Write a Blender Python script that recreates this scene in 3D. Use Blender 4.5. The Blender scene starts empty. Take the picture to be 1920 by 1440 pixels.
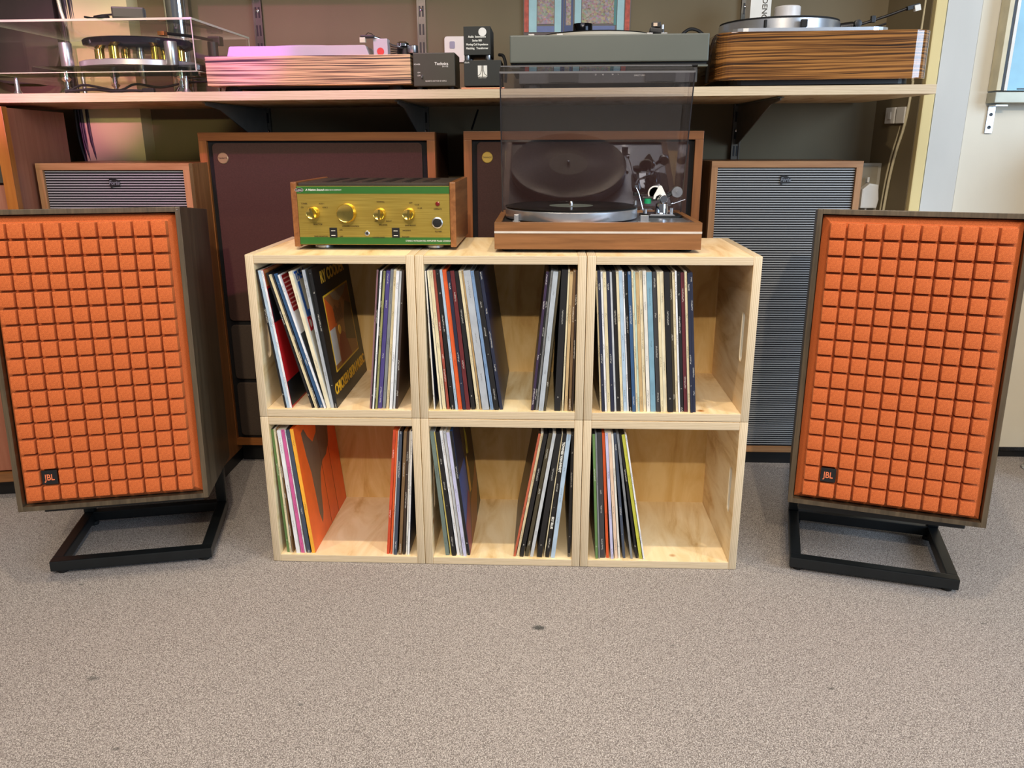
import bpy, bmesh, math, random
from mathutils import Vector, Matrix, Euler
random.seed(7)
S = bpy.context.scene
COL = S.collection
PI = math.pi

# ------------------------------------------------------------------ camera
def look_matrix(loc, yaw, pitch, roll):
    f = Vector((math.sin(yaw)*math.cos(pitch), math.cos(yaw)*math.cos(pitch), -math.sin(pitch)))
    r = Vector((math.cos(yaw), -math.sin(yaw), 0)); u = r.cross(f)
    r2 = math.cos(roll)*r + math.sin(roll)*u; u2 = -math.sin(roll)*r + math.cos(roll)*u
    m = Matrix((r2, u2, -f)).transposed().to_4x4(); m.translation = Vector(loc); return m
cd = bpy.data.cameras.new('camera'); cam = bpy.data.objects.new('camera', cd); COL.objects.link(cam)
cam.matrix_world = look_matrix((0.0934, -1.6893, 0.9526), -0.0412, 0.2923, -0.0018)
cd.sensor_width = 36; cd.lens = 1518.4/1920*36; cd.clip_start = .02; cd.clip_end = 60
S.camera = cam

# ------------------------------------------------------------------ world and lights
w = bpy.data.worlds.new('world'); S.world = w; w.use_nodes = True
w.node_tree.nodes['Background'].inputs[0].default_value = (.92, .93, 1.0, 1)
w.node_tree.nodes['Background'].inputs[1].default_value = .165
def aim(o, target):
    d = Vector(target) - o.location; o.rotation_euler = d.to_track_quat('-Z', 'Y').to_euler()
def spot(name, loc, target, energy, color, angle, blend=.4, r=.03):
    l = bpy.data.lights.new(name, 'SPOT'); l.energy = energy; l.color = color
    l.spot_size = math.radians(angle); l.spot_blend = blend; l.shadow_soft_size = r
    o = bpy.data.objects.new(name, l); COL.objects.link(o); o.location = loc; aim(o, target); return o
def area(name, loc, target, energy, color, sx, sy):
    l = bpy.data.lights.new(name, 'AREA'); l.energy = energy; l.color = color
    l.shape = 'RECTANGLE'; l.size = sx; l.size_y = sy
    o = bpy.data.objects.new(name, l); COL.objects.link(o); o.location = loc; aim(o, target); return o
WARM = (1, .82, .60)
spot('room_spot', (.15, -3.7, 2.75), (0, .2, .5), 270, WARM, 72, .3, .035)
spot('column_spot', (-.55, -2.9, 1.25), (-1.10, .86, 1.12), 120, (1, .9, .42), 8, .5, .02)
spot('pink_spot', (-.60, -2.9, 1.35), (-1.33, .86, 1.12), 460, (1, .30, .62), 8, .8, .02)
spot('violet_spot', (-1.0, -1.1, 2.55), (-.67, .48, 1.185), 330, (.72, .04, 1), 8, .95, .02)  # narrow second spot added to deepen the violet on the white platter
for i, x in enumerate((-1.15, -.35, .5, 1.3)):
    spot('track_spot', (x, -.50, 2.6), (x*.97, -.38, 0), 60, WARM, 66, .6, .03)
spot('magenta_spot', (-1.1, -1.85, 2.75), (-.72, .60, 1.03), 210, (1, .22, .62), 26, .8, .03)
area('daylight', (3.6, -2.4, 1.7), (.6, .2, .4), 130, (.60, .78, 1), 2.2, 1.8)
area('room_ceiling_fill', (-.1, -2.6, 2.9), (0, -.75, 0), 72, (1, .95, .93), 2.6, 1.4)  # broad soft fill added overhead in place of the room's lamps

S.view_settings.view_transform = 'Standard'; S.view_settings.look = 'None'
S.view_settings.gamma = 1; S.view_settings.use_curve_mapping = False
S.view_settings.exposure = -0.08

# ------------------------------------------------------------------ materials
def rgb(r, g, b):
    def c(v):
        v /= 255.0
        return v/12.92 if v <= .04045 else ((v+.055)/1.055)**2.4
    return (c(r), c(g), c(b), 1)
class NT:
    def __init__(s, name):
        s.m = bpy.data.materials.new(name); s.m.use_nodes = True; s.t = s.m.node_tree
        s.b = s.t.nodes['Principled BSDF']
    def n(s, typ, **kw):
        nd = s.t.nodes.new(typ)
        for k, v in kw.items():
            if k in nd.inputs: nd.inputs[k].default_value = v
            else: setattr(nd, k, v)
        return nd
    def l(s, a, b): s.t.links.new(a, b)
    def coord(s, scale=(1, 1, 1), which='Object', loc=(0, 0, 0)):
        tc = s.n('ShaderNodeTexCoord'); mp = s.n('ShaderNodeMapping'); s.l(tc.outputs[which], mp.inputs[0])
        mp.inputs['Scale'].default_value = scale; mp.inputs['Location'].default_value = loc; return mp.outputs[0]
    def noise(s, vec, scale, detail=3, dist=0, rough=.5):
        nd = s.n('ShaderNodeTexNoise'); s.l(vec, nd.inputs['Vector'])
        nd.inputs['Scale'].default_value = scale; nd.inputs['Detail'].default_value = detail
        nd.inputs['Distortion'].default_value = dist; nd.inputs['Roughness'].default_value = rough
        return nd.outputs['Fac']
    def ramp(s, fac, stops, interp='LINEAR'):
        nd = s.n('ShaderNodeValToRGB'); s.l(fac, nd.inputs[0]); cr = nd.color_ramp; cr.interpolation = interp
        while len(cr.elements) < len(stops): cr.elements.new(.5)
        for e, (p, c) in zip(cr.elements, stops): e.position = p; e.color = c
        return nd.outputs[0]
    def mix(s, fac, a, b, mode='MIX'):
        nd = s.n('ShaderNodeMix'); nd.data_type = 'RGBA'; nd.blend_type = mode
        for sock, v in ((nd.inputs[0], fac), (nd.inputs[6], a), (nd.inputs[7], b)):
            if hasattr(v, 'is_output'): s.l(v, sock)
            else: sock.default_value = v
        return nd.outputs[2]
    def math(s, op, a, b=None):
        nd = s.n('ShaderNodeMath'); nd.operation = op
        for i, v in enumerate((a, b)):
            if v is None: continue
            if hasattr(v, 'is_output'): s.l(v, nd.inputs[i])
            else: nd.inputs[i].default_value = v
        return nd.outputs[0]
    def base(s, c, rough=.5, metal=0, coat=0):
        if hasattr(c, 'is_output'): s.l(c, s.b.inputs['Base Color'])
        else: s.b.inputs['Base Color'].default_value = c
        s.b.inputs['Roughness'].default_value = rough; s.b.inputs['Metallic'].default_value = metal
        s.b.inputs['Coat Weight'].default_value = coat
    def bump(s, h, strength=.3, dist=.001):
        nd = s.n('ShaderNodeBump'); nd.inputs['Strength'].default_value = strength
        nd.inputs['Distance'].default_value = dist; s.l(h, nd.inputs['Height']); s.l(nd.outputs[0], s.b.inputs['Normal'])
def plain(name, col, rough=.5, metal=0, var=.12, vscale=18, bump=0, bscale=400, coat=0):
    t = NT(name); v = t.coord()
    f = t.noise(v, vscale, 4)
    dark = tuple(c*(1-var) for c in col[:3])+(1,); lite = tuple(min(1, c*(1+var)) for c in col[:3])+(1,)
    t.base(t.ramp(f, [(.3, dark), (.7, lite)]), rough, metal, coat)
    if bump: t.bump(t.noise(v, bscale, 3), bump)
    return t.m
def wood(name, a, b, axis='X', fine=60, stretch=14, rough=.45, coat=0, contrast=(.35, .65), dist=.4, bump=.1):
    t = NT(name); sc = {'X': (1/stretch, 1, 1), 'Y': (1, 1/stretch, 1), 'Z': (1, 1, 1/stretch)}[axis]
    v = t.coord(sc); f = t.noise(v, fine, 6, dist, .62)
    g = t.noise(v, fine*5, 2); h = t.math('ADD', t.math('MULTIPLY', f, .8), t.math('MULTIPLY', g, .2))
    t.base(t.ramp(h, [(contrast[0], a), (contrast[1], b)]), rough, 0, coat)
    if bump: t.bump(h, bump, .0005)
    return t.m
def plywood(name, seed, col=(232, 206, 156), edge=True, knots=True):
    # thickness axis is local Z: glue lines on the edges, pale rotary cut veneer on the faces
    t = NT(name)
    v = t.coord((1, .22, 1), loc=(seed*1.7, seed*.9, 0)); f = t.noise(v, 14, 5, 1.6, .6)
    c = rgb(*col); d = rgb(int(col[0]*.90), int(col[1]*.84), int(col[2]*.74)); l = rgb(min(255, col[0]+12), min(255, col[1]+18), min(255, col[2]+26))
    face = t.ramp(f, [(.30, d), (.45, c), (.62, l)])
    if knots:
        vo = t.n('ShaderNodeTexVoronoi'); vv = t.coord((1, 1, .01), loc=(seed*3.1+.03, seed*2.3, 0)); t.l(vv, vo.inputs['Vector'])
        vo.inputs['Scale'].default_value = 9.5; vo.inputs['Randomness'].default_value = 1
        k = t.ramp(vo.outputs['Distance'], [(.030, rgb(96, 60, 30)), (.055, rgb(190, 140, 80)), (.11, (1, 1, 1, 1))])
        face = t.mix(1.0, face, k, 'MULTIPLY')
    # edge laminations
    tc = t.n('ShaderNodeTexCoord'); sep = t.n('ShaderNodeSeparateXYZ'); t.l(tc.outputs['Object'], sep.inputs[0])
    ev = t.coord((30, 30, 700)); en = t.noise(ev, 1.0, 4)
    zz = t.math('ADD', sep.outputs[2], t.math('MULTIPLY', en, .0026))
    s = t.math('SINE', t.math('MULTIPLY', zz, 2*PI/.0036))
    ec = t.ramp(t.math('ADD', t.math('MULTIPLY', s, .5), .5), [(.05, rgb(190, 170, 138)), (.35, rgb(203, 184, 152)), (.9, rgb(211, 193, 162))])
    sepn = t.n('ShaderNodeSeparateXYZ'); t.l(tc.outputs['Normal'], sepn.inputs[0])
    fac = t.ramp(t.math('ABSOLUTE', sepn.outputs[2]), [(.55, (0, 0, 0, 1)), (.8, (1, 1, 1, 1))])
    t.base(t.mix(fac, ec, face) if edge else face, .55)
    t.bump(f, .08, .0005)
    return t.m
def glass(name, col, rough=0.0, ior=1.49, alpha=None):
    # thin sheet plastic: mixes straight-through transparency with a mirror coat, no caustics needed
    t = NT(name); t.t.nodes.remove(t.b)
    tr = t.n('ShaderNodeBsdfTransparent'); tr.inputs[0].default_value = col
    gl = t.n('ShaderNodeBsdfGlossy'); gl.inputs['Roughness'].default_value = rough; gl.inputs[0].default_value = (1, 1, 1, 1)
    lw_ = t.n('ShaderNodeLayerWeight'); lw_.inputs['Blend'].default_value = .5
    f0 = ((ior-1)/(ior+1))**2
    fr = t.math('ADD', t.math('MULTIPLY', t.math('POWER', lw_.outputs['Facing'], 5), 1-f0), f0)
    mx = t.n('ShaderNodeMixShader'); t.l(fr, mx.inputs[0]); t.l(tr.outputs[0], mx.inputs[1]); t.l(gl.outputs[0], mx.inputs[2])
    out = [n for n in t.t.nodes if n.type == 'OUTPUT_MATERIAL'][0]; t.l(mx.outputs[0], out.inputs[0])
    return t.m

M = {}
M['black'] = plain('black_plastic', rgb(20, 20, 21), .42, 0, .2, 30)
M['satin_black'] = plain('black_painted_steel', rgb(22, 26, 28), .38, .2, .15, 30, .05, 900)
M['rubber'] = plain('black_rubber', rgb(14, 14, 14), .7)
M['cloth_black'] = plain('black_cloth', rgb(16, 15, 15), .9, 0, .3, 200)
M['steel'] = plain('brushed_steel', rgb(196, 198, 202), .28, .95, .12, 60)
M['chrome'] = plain('chrome', rgb(222, 224, 228), .08, 1, .04, 30)
M['alu'] = plain('machined_aluminium', rgb(200, 203, 208), .3, .85, .06, 40)
M['white'] = plain('white_plastic', rgb(226, 224, 216), .4, 0, .05, 20)
M['white_satin'] = plain('white_acrylic', rgb(182, 176, 182), .35, 0, .03, 10)
M['gold'] = plain('gold_knob_metal', rgb(240, 208, 110), .17, 1, .08, 60)
M['print_black'] = plain('dark_print', rgb(50, 38, 10), .6)
M['print_white'] = plain('white_print', rgb(228, 226, 214), .6)
M['walnut'] = wood('dark_walnut_veneer', rgb(60, 50, 36), rgb(94, 80, 60), 'Z', 60, 16, .4)
M['teak'] = wood('teak_veneer', rgb(110, 72, 38), rgb(146, 100, 60), 'X', 60, 18, .35, .1)
M['teak_z'] = wood('teak_veneer_upright', rgb(120, 78, 42), rgb(152, 104, 62), 'Z', 60, 18, .38, .1)
M['oak'] = wood('warm_oak_frame', rgb(148, 104, 66), rgb(176, 132, 90), 'Z', 70, 18, .42)
M['oak_x'] = wood('warm_oak_frame_flat', rgb(148, 104, 66), rgb(176, 132, 90), 'X', 70, 18, .42)
M['tan_frame'] = wood('teak_speaker_frame', rgb(122, 70, 30), rgb(152, 94, 44), 'Z', 60, 18, .42)
M['tan_frame_x'] = wood('teak_speaker_frame_flat', rgb(122, 70, 30), rgb(152, 94, 44), 'X', 60, 18, .42)
M['cab_dark'] = wood('dark_teak_side', rgb(66, 38, 20), rgb(92, 54, 28), 'Z', 50, 18, .45)
M['brown_cloth'] = plain('brown_grille_cloth', rgb(66, 43, 33), .95, 0, .14, 300, .25, 1400)
M['brown_cloth_low'] = plain('taupe_grille_cloth', rgb(62, 50, 40), .95, 0, .14, 300, .25, 1400)
M['side_brown'] = wood('red_brown_veneer', rgb(138, 82, 60), rgb(160, 104, 80), 'Z', 40, 18, .5)
M['grey_metal'] = plain('grey_paint', rgb(92, 96, 87), .42, .1, .04, 8)
M['red'] = plain('red_print', rgb(198, 52, 48), .5)
M['copper'] = plain('copper_plate', rgb(200, 128, 98), .3, .7)

# zebra and olive striped veneers
def stripes(name, a, b, c, sc, rough, coat, off=(0, 0, 0), st=(.40, .47, .52)):
    t = NT(name); v = t.coord((.13, 1, 1), loc=off)
    warp = t.noise(v, 9, 3, .4)
    sep = t.n('ShaderNodeSeparateXYZ'); t.l(v, sep.inputs[0])
    z = t.math('ADD', t.math('MULTIPLY', sep.outputs[2], sc), t.math('MULTIPLY', warp, 5.5))
    cmb = t.n('ShaderNodeCombineXYZ'); t.l(z, cmb.inputs[2]); t.l(t.math('MULTIPLY', sep.outputs[0], 14), cmb.inputs[0])
    f = t.noise(cmb.outputs[0], 1.6, 3, 0, .55)
    t.base(t.ramp(f, [(st[0], a), (st[1], b), (st[2], c), (.66, c)]), rough, 0, coat)
    return t.m
M['zebrano'] = stripes('zebra_veneer', rgb(44, 32, 28), rgb(128, 98, 72), rgb(206, 172, 128), 250, .45, 0)
M['olivewood'] = stripes('glossy_figured_veneer', rgb(44, 28, 16), rgb(116, 74, 34), rgb(172, 118, 60), 165, .12, 1.0, (3, 0, 0), (.36, .48, .60))

def foam():
    t = NT('orange_foam'); v = t.coord()
    f = t.noise(v, 900, 2); g = t.noise(v, 25, 2)
    c = t.ramp(f, [(.3, rgb(160, 70, 22)), (.55, rgb(194, 92, 36)), (.75, rgb(220, 124, 62))])
    t.base(t.mix(.12, c, t.ramp(g, [(.3, rgb(184, 86, 28)), (.7, rgb(212, 112, 54))])), .85)
    t.b.inputs['Sheen Weight'].default_value = .35; t.b.inputs['Sheen Tint'].default_value = rgb(255, 170, 110)
    t.bump(f, .35, .001); return t.m
M['foam'] = foam()
def brushed_gold():
    t = NT('brushed_gold_panel'); v = t.coord((1, 1, 60)); f = t.noise(v, 12, 3)
    t.base(t.ramp(f, [(.3, rgb(176, 150, 66)), (.7, rgb(204, 178, 88))]), .36, .75); return t.m
M['panel_gold'] = brushed_gold()
M['green'] = plain('green_band', rgb(42, 96, 34), .4, 0, .04)
def vinyl():
    t = NT('vinyl_record'); tc = t.n('ShaderNodeTexCoord'); sep = t.n('ShaderNodeSeparateXYZ'); t.l(tc.outputs['Object'], sep.inputs[0])
    r = t.math('SQRT', t.math('ADD', t.math('POWER', sep.outputs[0], 2), t.math('POWER', sep.outputs[1], 2)))
    h = t.math('SINE', t.math('MULTIPLY', r, 2*PI/.0011))
    t.base(rgb(12, 12, 13), .22); t.bump(h, .25, .0003)
    t.b.inputs['Anisotropic'].default_value = .6
    tg = t.n('ShaderNodeTangent'); tg.direction_type = 'RADIAL'; tg.axis = 'Z'; t.l(tg.outputs[0], t.b.inputs['Tangent'])
    return t.m
M['vinyl'] = vinyl()
M['lid'] = glass('smoked_acrylic', (.83, .81, .83, 1), 0, 1.52)
M['clear'] = glass('clear_acrylic', (.97, .975, .955, 1), 0, 1.38)
M['clear_edge'] = plain('polished_acrylic_edge', rgb(206, 206, 182), .15, 0, .05)
M['lid_lit_edge'] = plain('smoked_acrylic_lit_edge', rgb(120, 118, 118), .12, 0, .05); M['lid_unlit_edge'] = plain('smoked_acrylic_unlit_edge', rgb(34, 33, 38), .12, 0, .05)  # top rim colour carries a painted edge highlight; side rims are the unlit copy

def carpet():
    t = NT('loop_carpet'); v = t.coord()
    vo = t.n('ShaderNodeTexVoronoi'); t.l(v, vo.inputs['Vector']); vo.inputs['Scale'].default_value = 520
    vw = t.coord((1, .55, 1)); f = t.noise(vw, 600, 3, .6, .6); g = t.noise(v, 1500, 2); big = t.noise(v, 1.6, 3)
    h = t.math('ADD', t.math('MULTIPLY', f, .7), t.math('MULTIPLY', t.math('SUBTRACT', 1.0, vo.outputs['Distance']), .3))
    c = t.ramp(h, [(.41, rgb(86, 79, 75)), (.50, rgb(154, 146, 140)), (.57, rgb(188, 181, 175)), (.67, rgb(234, 229, 224))])
    c = t.mix(t.math('MULTIPLY', big, .25), c, rgb(178, 171, 165))
    c = t.mix(.18, c, t.ramp(g, [(.4, rgb(80, 70, 70)), (.6, rgb(210, 200, 192))]))
    # gum spots and scuffs trodden into the pile
    tc = t.n('ShaderNodeTexCoord'); wob = t.n('ShaderNodeTexNoise'); wob.inputs['Scale'].default_value = 60
    for (x, y, r, s) in ((.088, -.249, .016, .85), (-.735, -.443, .014, .55), (-.60, -.62, .008, .5), (-.82, -.70, .009, .45),
                         (.62, -.42, .007, .5), (.90, -.64, .010, .5), (-.33, -.50, .006, .6), (.35, -.30, .005, .5), (-.94, -.12, .008, .6), (1.0, -.2, .007, .5), (.48, -.62, .006, .4)):
        mp = t.n('ShaderNodeMapping'); t.l(tc.outputs['Object'], mp.inputs[0]); mp.inputs['Location'].default_value = (-x, -y*1.6, 0); mp.inputs['Scale'].default_value = (1, 1.6, 0)
        ln = t.n('ShaderNodeVectorMath'); ln.operation = 'LENGTH'; t.l(mp.outputs[0], ln.inputs[0])
        dd = t.math('ADD', ln.outputs['Value'], t.math('MULTIPLY', f, r*1.2))
        m = t.ramp(t.math('DIVIDE', dd, r*2), [(.55, (s, s, s, 1)), (.85, (0, 0, 0, 1))])
        c = t.mix(m, c, rgb(52, 56, 54))
    t.base(c, .95); t.bump(h, .9, .003); return t.m
M['carpet'] = carpet()
def wallpaint(name, col, var=.05):
    t = NT(name); v = t.coord((1, 1, .4)); f = t.noise(v, 6, 5); g = t.noise(t.coord(), 260, 2)
    c = rgb(*col); d = tuple(k*(1-var*2) for k in c[:3])+(1,)
    t.base(t.ramp(f, [(.3, d), (.7, c)]), .7); t.bump(g, .12, .001); return t.m
M['wall'] = wallpaint('taupe_wall_paint', (112, 100, 74))
M['cream'] = wallpaint('cream_wall_paint', (224, 212, 164))
M['white_wall'] = wallpaint('white_wall_paint', (226, 222, 206))
M['panel_grey'] = wallpaint('pale_grey_panel', (206, 208, 204))
M['strip_yellow'] = wallpaint('cream_sealant', (226, 208, 150))

def spine_mat(col, marks, seed):
    t = NT('sleeve_card'); c = rgb(*col); lum = sum(col)/3
    v = t.coord((1, 1, .6), loc=(seed, seed*.3, 0)); f = t.noise(v, 60, 3)
    base = t.ramp(f, [(.3, tuple(k*.82 for k in c[:3])+(1,)), (.65, c)])
    if marks:
        v2 = t.coord((.5, .02, 1), loc=(0, 0, seed)); n1 = t.noise(v2, 950, 1); n2 = t.noise(t.coord((.001, .001, 1), loc=(0, 0, seed*2.1)), 20, 1)
        sx_ = t.n('ShaderNodeSeparateXYZ'); t.l(t.coord(), sx_.inputs[0])
        mid = t.math('LESS_THAN', t.math('ABSOLUTE', sx_.outputs[0]), .0013)
        a = t.math('GREATER_THAN', n1, .52); b = t.math('MULTIPLY', t.math('GREATER_THAN', n2, .56), mid)
        ink = rgb(235, 232, 220) if lum < 110 else rgb(40, 36, 34)
        base = t.mix(t.math('MULTIPLY', t.math('MULTIPLY', a, b), .6), base, ink)
    t.base(base, .45, 0, .15); return t.m
_cols = {}
def flat(col, rough=.5, metal=0):
    k = (col, rough, metal)
    if k not in _cols: _cols[k] = plain('printed_colour', rgb(*col), rough, metal, .06, 40)
    return _cols[k]

# ------------------------------------------------------------------ geometry helpers
class MB:
    def __init__(s): s.bm = bmesh.new(); s.mi = 0
    def _tag(s, n0):
        s.bm.faces.ensure_lookup_table()
        for f in s.bm.faces[n0:]: f.material_index = s.mi
    def box(s, c, d, rot=None, bev=0, mi=None):
        if mi is not None: s.mi = mi
        n0 = len(s.bm.faces)
        m = Matrix.Translation(Vector(c)) @ (Euler(rot).to_matrix().to_4x4() if rot else Matrix()) @ Matrix.Diagonal((*d, 1))
        r = bmesh.ops.create_cube(s.bm, size=1, matrix=m)
        if bev:
            es = list({e for v in r['verts'] for e in v.link_edges})
            bmesh.ops.bevel(s.bm, geom=es, offset=bev, segments=2, affect='EDGES', profile=.7)
        s._tag(n0); return s
    def tube(s, pts, r, seg=8, mi=None, cap=True):
        if mi is not None: s.mi = mi
        n0 = len(s.bm.faces); pts = [Vector(p) for p in pts]; rs = r if isinstance(r, (list, tuple)) else [r]*len(pts)
        rings = []; prev = None
        for i, p in enumerate(pts):
            d = (pts[min(i+1, len(pts)-1)] - pts[max(i-1, 0)]).normalized()
            if prev is None:
                a = Vector((0, 0, 1)) if abs(d.z) < .9 else Vector((1, 0, 0)); u = d.cross(a).normalized()
            else: u = (prev - d*prev.dot(d)).normalized()
            prev = u; v = d.cross(u)
            rings.append([s.bm.verts.new(p + rs[i]*(math.cos(2*PI*k/seg)*u + math.sin(2*PI*k/seg)*v)) for k in range(seg)])
        for a, b in zip(rings, rings[1:]):
            for k in range(seg): s.bm.faces.new((a[k], a[(k+1) % seg], b[(k+1) % seg], b[k]))
        if cap: s.bm.faces.new(rings[0][::-1]); s.bm.faces.new(rings[-1])
        s._tag(n0); return s
    def lathe(s, prof, c=(0, 0, 0), seg=32, axis='Z', mi=None):
        if mi is not None: s.mi = mi
        n0 = len(s.bm.faces); c = Vector(c)
        def P(r, z, a):
            x, y = r*math.cos(a), r*math.sin(a)
            return c + (Vector((x, y, z)) if axis == 'Z' else Vector((x, -z, y)) if axis == 'Y' else Vector((z, x, y)))
        rings = []
        for r, z in prof:
            rings.append([s.bm.verts.new(P(0, z, 0))] if r < 1e-6 else [s.bm.verts.new(P(r, z, 2*PI*k/seg)) for k in range(seg)])
        for a, b in zip(rings, rings[1:]):
            for k in range(seg):
                k2 = (k+1) % seg
                if len(a) == 1 and len(b) == 1: continue
                if len(a) == 1: s.bm.faces.new((a[0], b[k], b[k2]))
                elif len(b) == 1: s.bm.faces.new((a[k], a[k2], b[0]))
                else: s.bm.faces.new((a[k], a[k2], b[k2], b[k]))
        if len(rings[0]) > 1: s.bm.faces.new(rings[0][::-1])
        if len(rings[-1]) > 1: s.bm.faces.new(rings[-1])
        s._tag(n0); return s
    def prism(s, poly, z0, z1, axis='Z', mi=None, bev=0):
        # poly in 2-D, extruded along axis; Y: (x, z) pairs, X: (y, z) pairs
        if mi is not None: s.mi = mi
        n0 = len(s.bm.faces)
        f = {'Z': lambda p, h: (p[0], p[1], h), 'Y': lambda p, h: (p[0], h, p[1]), 'X': lambda p, h: (h, p[0], p[1])}[axis]
        a = [s.bm.verts.new(f(p, z0)) for p in poly]; b = [s.bm.verts.new(f(p, z1)) for p in poly]
        fa = s.bm.faces.new(a[::-1]); fb = s.bm.faces.new(b); n = len(poly)
        for i in range(n): s.bm.faces.new((a[i], a[(i+1) % n], b[(i+1) % n], b[i]))
        if bev:
            es = list(set(fa.edges) | set(fb.edges))
            bmesh.ops.bevel(s.bm, geom=es, offset=bev, segments=2, affect='EDGES', profile=.7)
        s._tag(n0); return s
    def build(s, name, mats, parent=None, loc=(0, 0, 0), rot=(0, 0, 0), smooth=False):
        bmesh.ops.recalc_face_normals(s.bm, faces=s.bm.faces)
        me = bpy.data.meshes.new(name); s.bm.to_mesh(me); s.bm.free()
        for m in (mats if isinstance(mats, (list, tuple)) else [mats]): me.materials.append(m)
        if smooth:
            for p in me.polygons: p.use_smooth = True
            try: me.set_sharp_from_angle(angle=math.radians(38))
            except Exception: pass
        o = bpy.data.objects.new(name, me); COL.objects.link(o); o.location = loc; o.rotation_euler = rot
        if parent: o.parent = parent
        return o
def place(name, me, parent, loc, rot=(0, 0, 0)):
    o = bpy.data.objects.new(name, me); COL.objects.link(o); o.location = loc; o.rotation_euler = rot; o.parent = parent; return o
def rrect(w, h, r, n=5, cx=0, cy=0):
    P = []
    for (sx, sy, a0) in ((1, 1, 0), (-1, 1, 90), (-1, -1, 180), (1, -1, 270)):
        for k in range(n+1):
            a = math.radians(a0 + 90*k/n); P.append((cx+sx*(w/2-r)+r*math.cos(a), cy+sy*(h/2-r)+r*math.sin(a)))
    return P
def thing(name, label, cat, loc=(0, 0, 0), rot=(0, 0, 0), group=None):
    o = bpy.data.objects.new(name, None); COL.objects.link(o); o.empty_display_size = .05
    o.location = loc; o.rotation_euler = rot; o['label'] = label; o['category'] = cat
    if group: o['group'] = group
    return o
def tag(o, label, cat, group=None):
    o['label'] = label; o['category'] = cat
    if group: o['group'] = group
    return o
def struct(o): o['kind'] = 'structure'; return o
def text(body, size, loc, mat, parent, rot=(PI/2, 0, 0), align='LEFT', name='lettering', ext=.0002, sx=1.0, bold=0, spacing=1.0, shear=0):
    c = bpy.data.curves.new('t', 'FONT'); c.body = body; c.size = size; c.extrude = ext; c.offset = bold
    c.align_x = align; c.align_y = 'CENTER'; c.space_character = spacing; c.shear = shear; c.resolution_u = 3
    o = bpy.data.objects.new('t', c); COL.objects.link(o)
    me = bpy.data.meshes.new_from_object(o); bpy.data.objects.remove(o); bpy.data.curves.remove(c)
    if sx != 1: me.transform(Matrix.Diagonal((sx, 1, 1, 1)))
    me.materials.clear(); me.materials.append(mat); me.name = name
    return place(name, me, parent, loc, rot)
def curve_tube(pts, r, mat, name, parent=None, n=6):
    # smooth cable through points (Catmull-Rom)
    P = [Vector(p) for p in pts]; P = [P[0]] + P + [P[-1]]; out = []
    for i in range(1, len(P)-2):
        for k in range(n):
            t = k/n; a, b, c, d = P[i-1:i+3]
            out.append(.5*((2*b)+(c-a)*t+(2*a-5*b+4*c-d)*t*t+(3*b-a-3*c+d)*t**3))
    out.append(P[-2])
    return MB().tube(out, r, 7).build(name, mat, parent, smooth=True)

# ------------------------------------------------------------------ the setting
WY = .93
struct(MB().box((0, -.4, -.02), (9, 7, .04)).build('floor', M['carpet']))
struct(MB().box((-.55, WY+.05, 1.2), (3.4, .1, 2.5)).build('wall_back', M['wall']))
struct(MB().box((-1.95, -.2, 1.2), (.1, 2.4, 2.5)).build('wall_left', M['wall']))
struct(MB().box((-1.235, .895, 1.2), (.185, .07, 2.4)).build('wall_column', M['cream']))
# return wall running forward on the right, then the white front facing wall
struct(MB().prism([(1.10, WY+.1), (1.085, WY), (1.135, .755), (1.25, .755), (1.25, WY+.1)], 0, 2.4).build('wall_return', M['wall']))
struct(MB().box((1.152, .745, 1.2), (.030, .024, 2.4), bev=.004).build('trim_1', M['strip_yellow']))
struct(MB().box((1.2155, .748, 1.2), (.091, .022, 2.4)).build('trim_2', M['panel_grey']))
struct(MB().box((2.2655, .80, 1.23), (2.0, .11, 2.4)).build('wall_right', M['white_wall']))
struct(MB().box((2.26, .745, .008), (2.0, .012, .016)).build('baseboard_right', M['black']))

# ------------------------------------------------------------------ plywood record crates
W, H, D, T = .361, .3614, .335, .018
plys = [plywood('birch_plywood_%s' % c, i*1.37+.4, (232-3*(i % 2), 205-2*(i % 3), 154), True, i in (1, 3, 4)) for i, c in enumerate('abcdef')]
backs = [plywood('birch_back_%s' % c, i*2.1+.9, (208, 172, 108), True, i in (0, 2)) for i, c in enumerate('abcdef')]
def slotted(L, Wd, th):
    c = bpy.data.curves.new('s', 'CURVE'); c.dimensions = '2D'; c.fill_mode = 'BOTH'; c.extrude = th/2-.0012; c.bevel_depth = .0012; c.bevel_resolution = 1; c.offset = -.0012
    def spl(P):
        s = c.splines.new('POLY'); s.points.add(len(P)-1)
        for p, q in zip(s.points, P): p.co = (q[0], q[1], 0, 1)
        s.use_cyclic_u = True
    spl(rrect(L, Wd, .002, 2)); spl(rrect(.11, .024, .0119, 6, 0, -Wd/2+.048))
    o = bpy.data.objects.new('s', c); COL.objects.link(o); me = bpy.data.meshes.new_from_object(o); bpy.data.objects.remove(o)
    return me
side_src = slotted(H, D, T)
CR = {'UL': (-W, H), 'UM': (0, H), 'UR': (W, H), 'LL': (-W, 0), 'LM': (0, 0), 'LR': (W, 0)}
PLACE = {'UL': 'upper left', 'UM': 'upper middle', 'UR': 'upper right', 'LL': 'lower left', 'LM': 'lower middle', 'LR': 'lower right'}
NOTE = {'UL': 'under the gold amplifier, black pictured sleeve showing', 'UM': 'with two leaning bunches of records',
        'UR': 'packed with a long row of records', 'LL': 'with an orange sleeve facing into it',
        'LM': 'with records leaning outward both ways', 'LR': 'mostly empty, bare wooden floor and back showing'}
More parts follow.
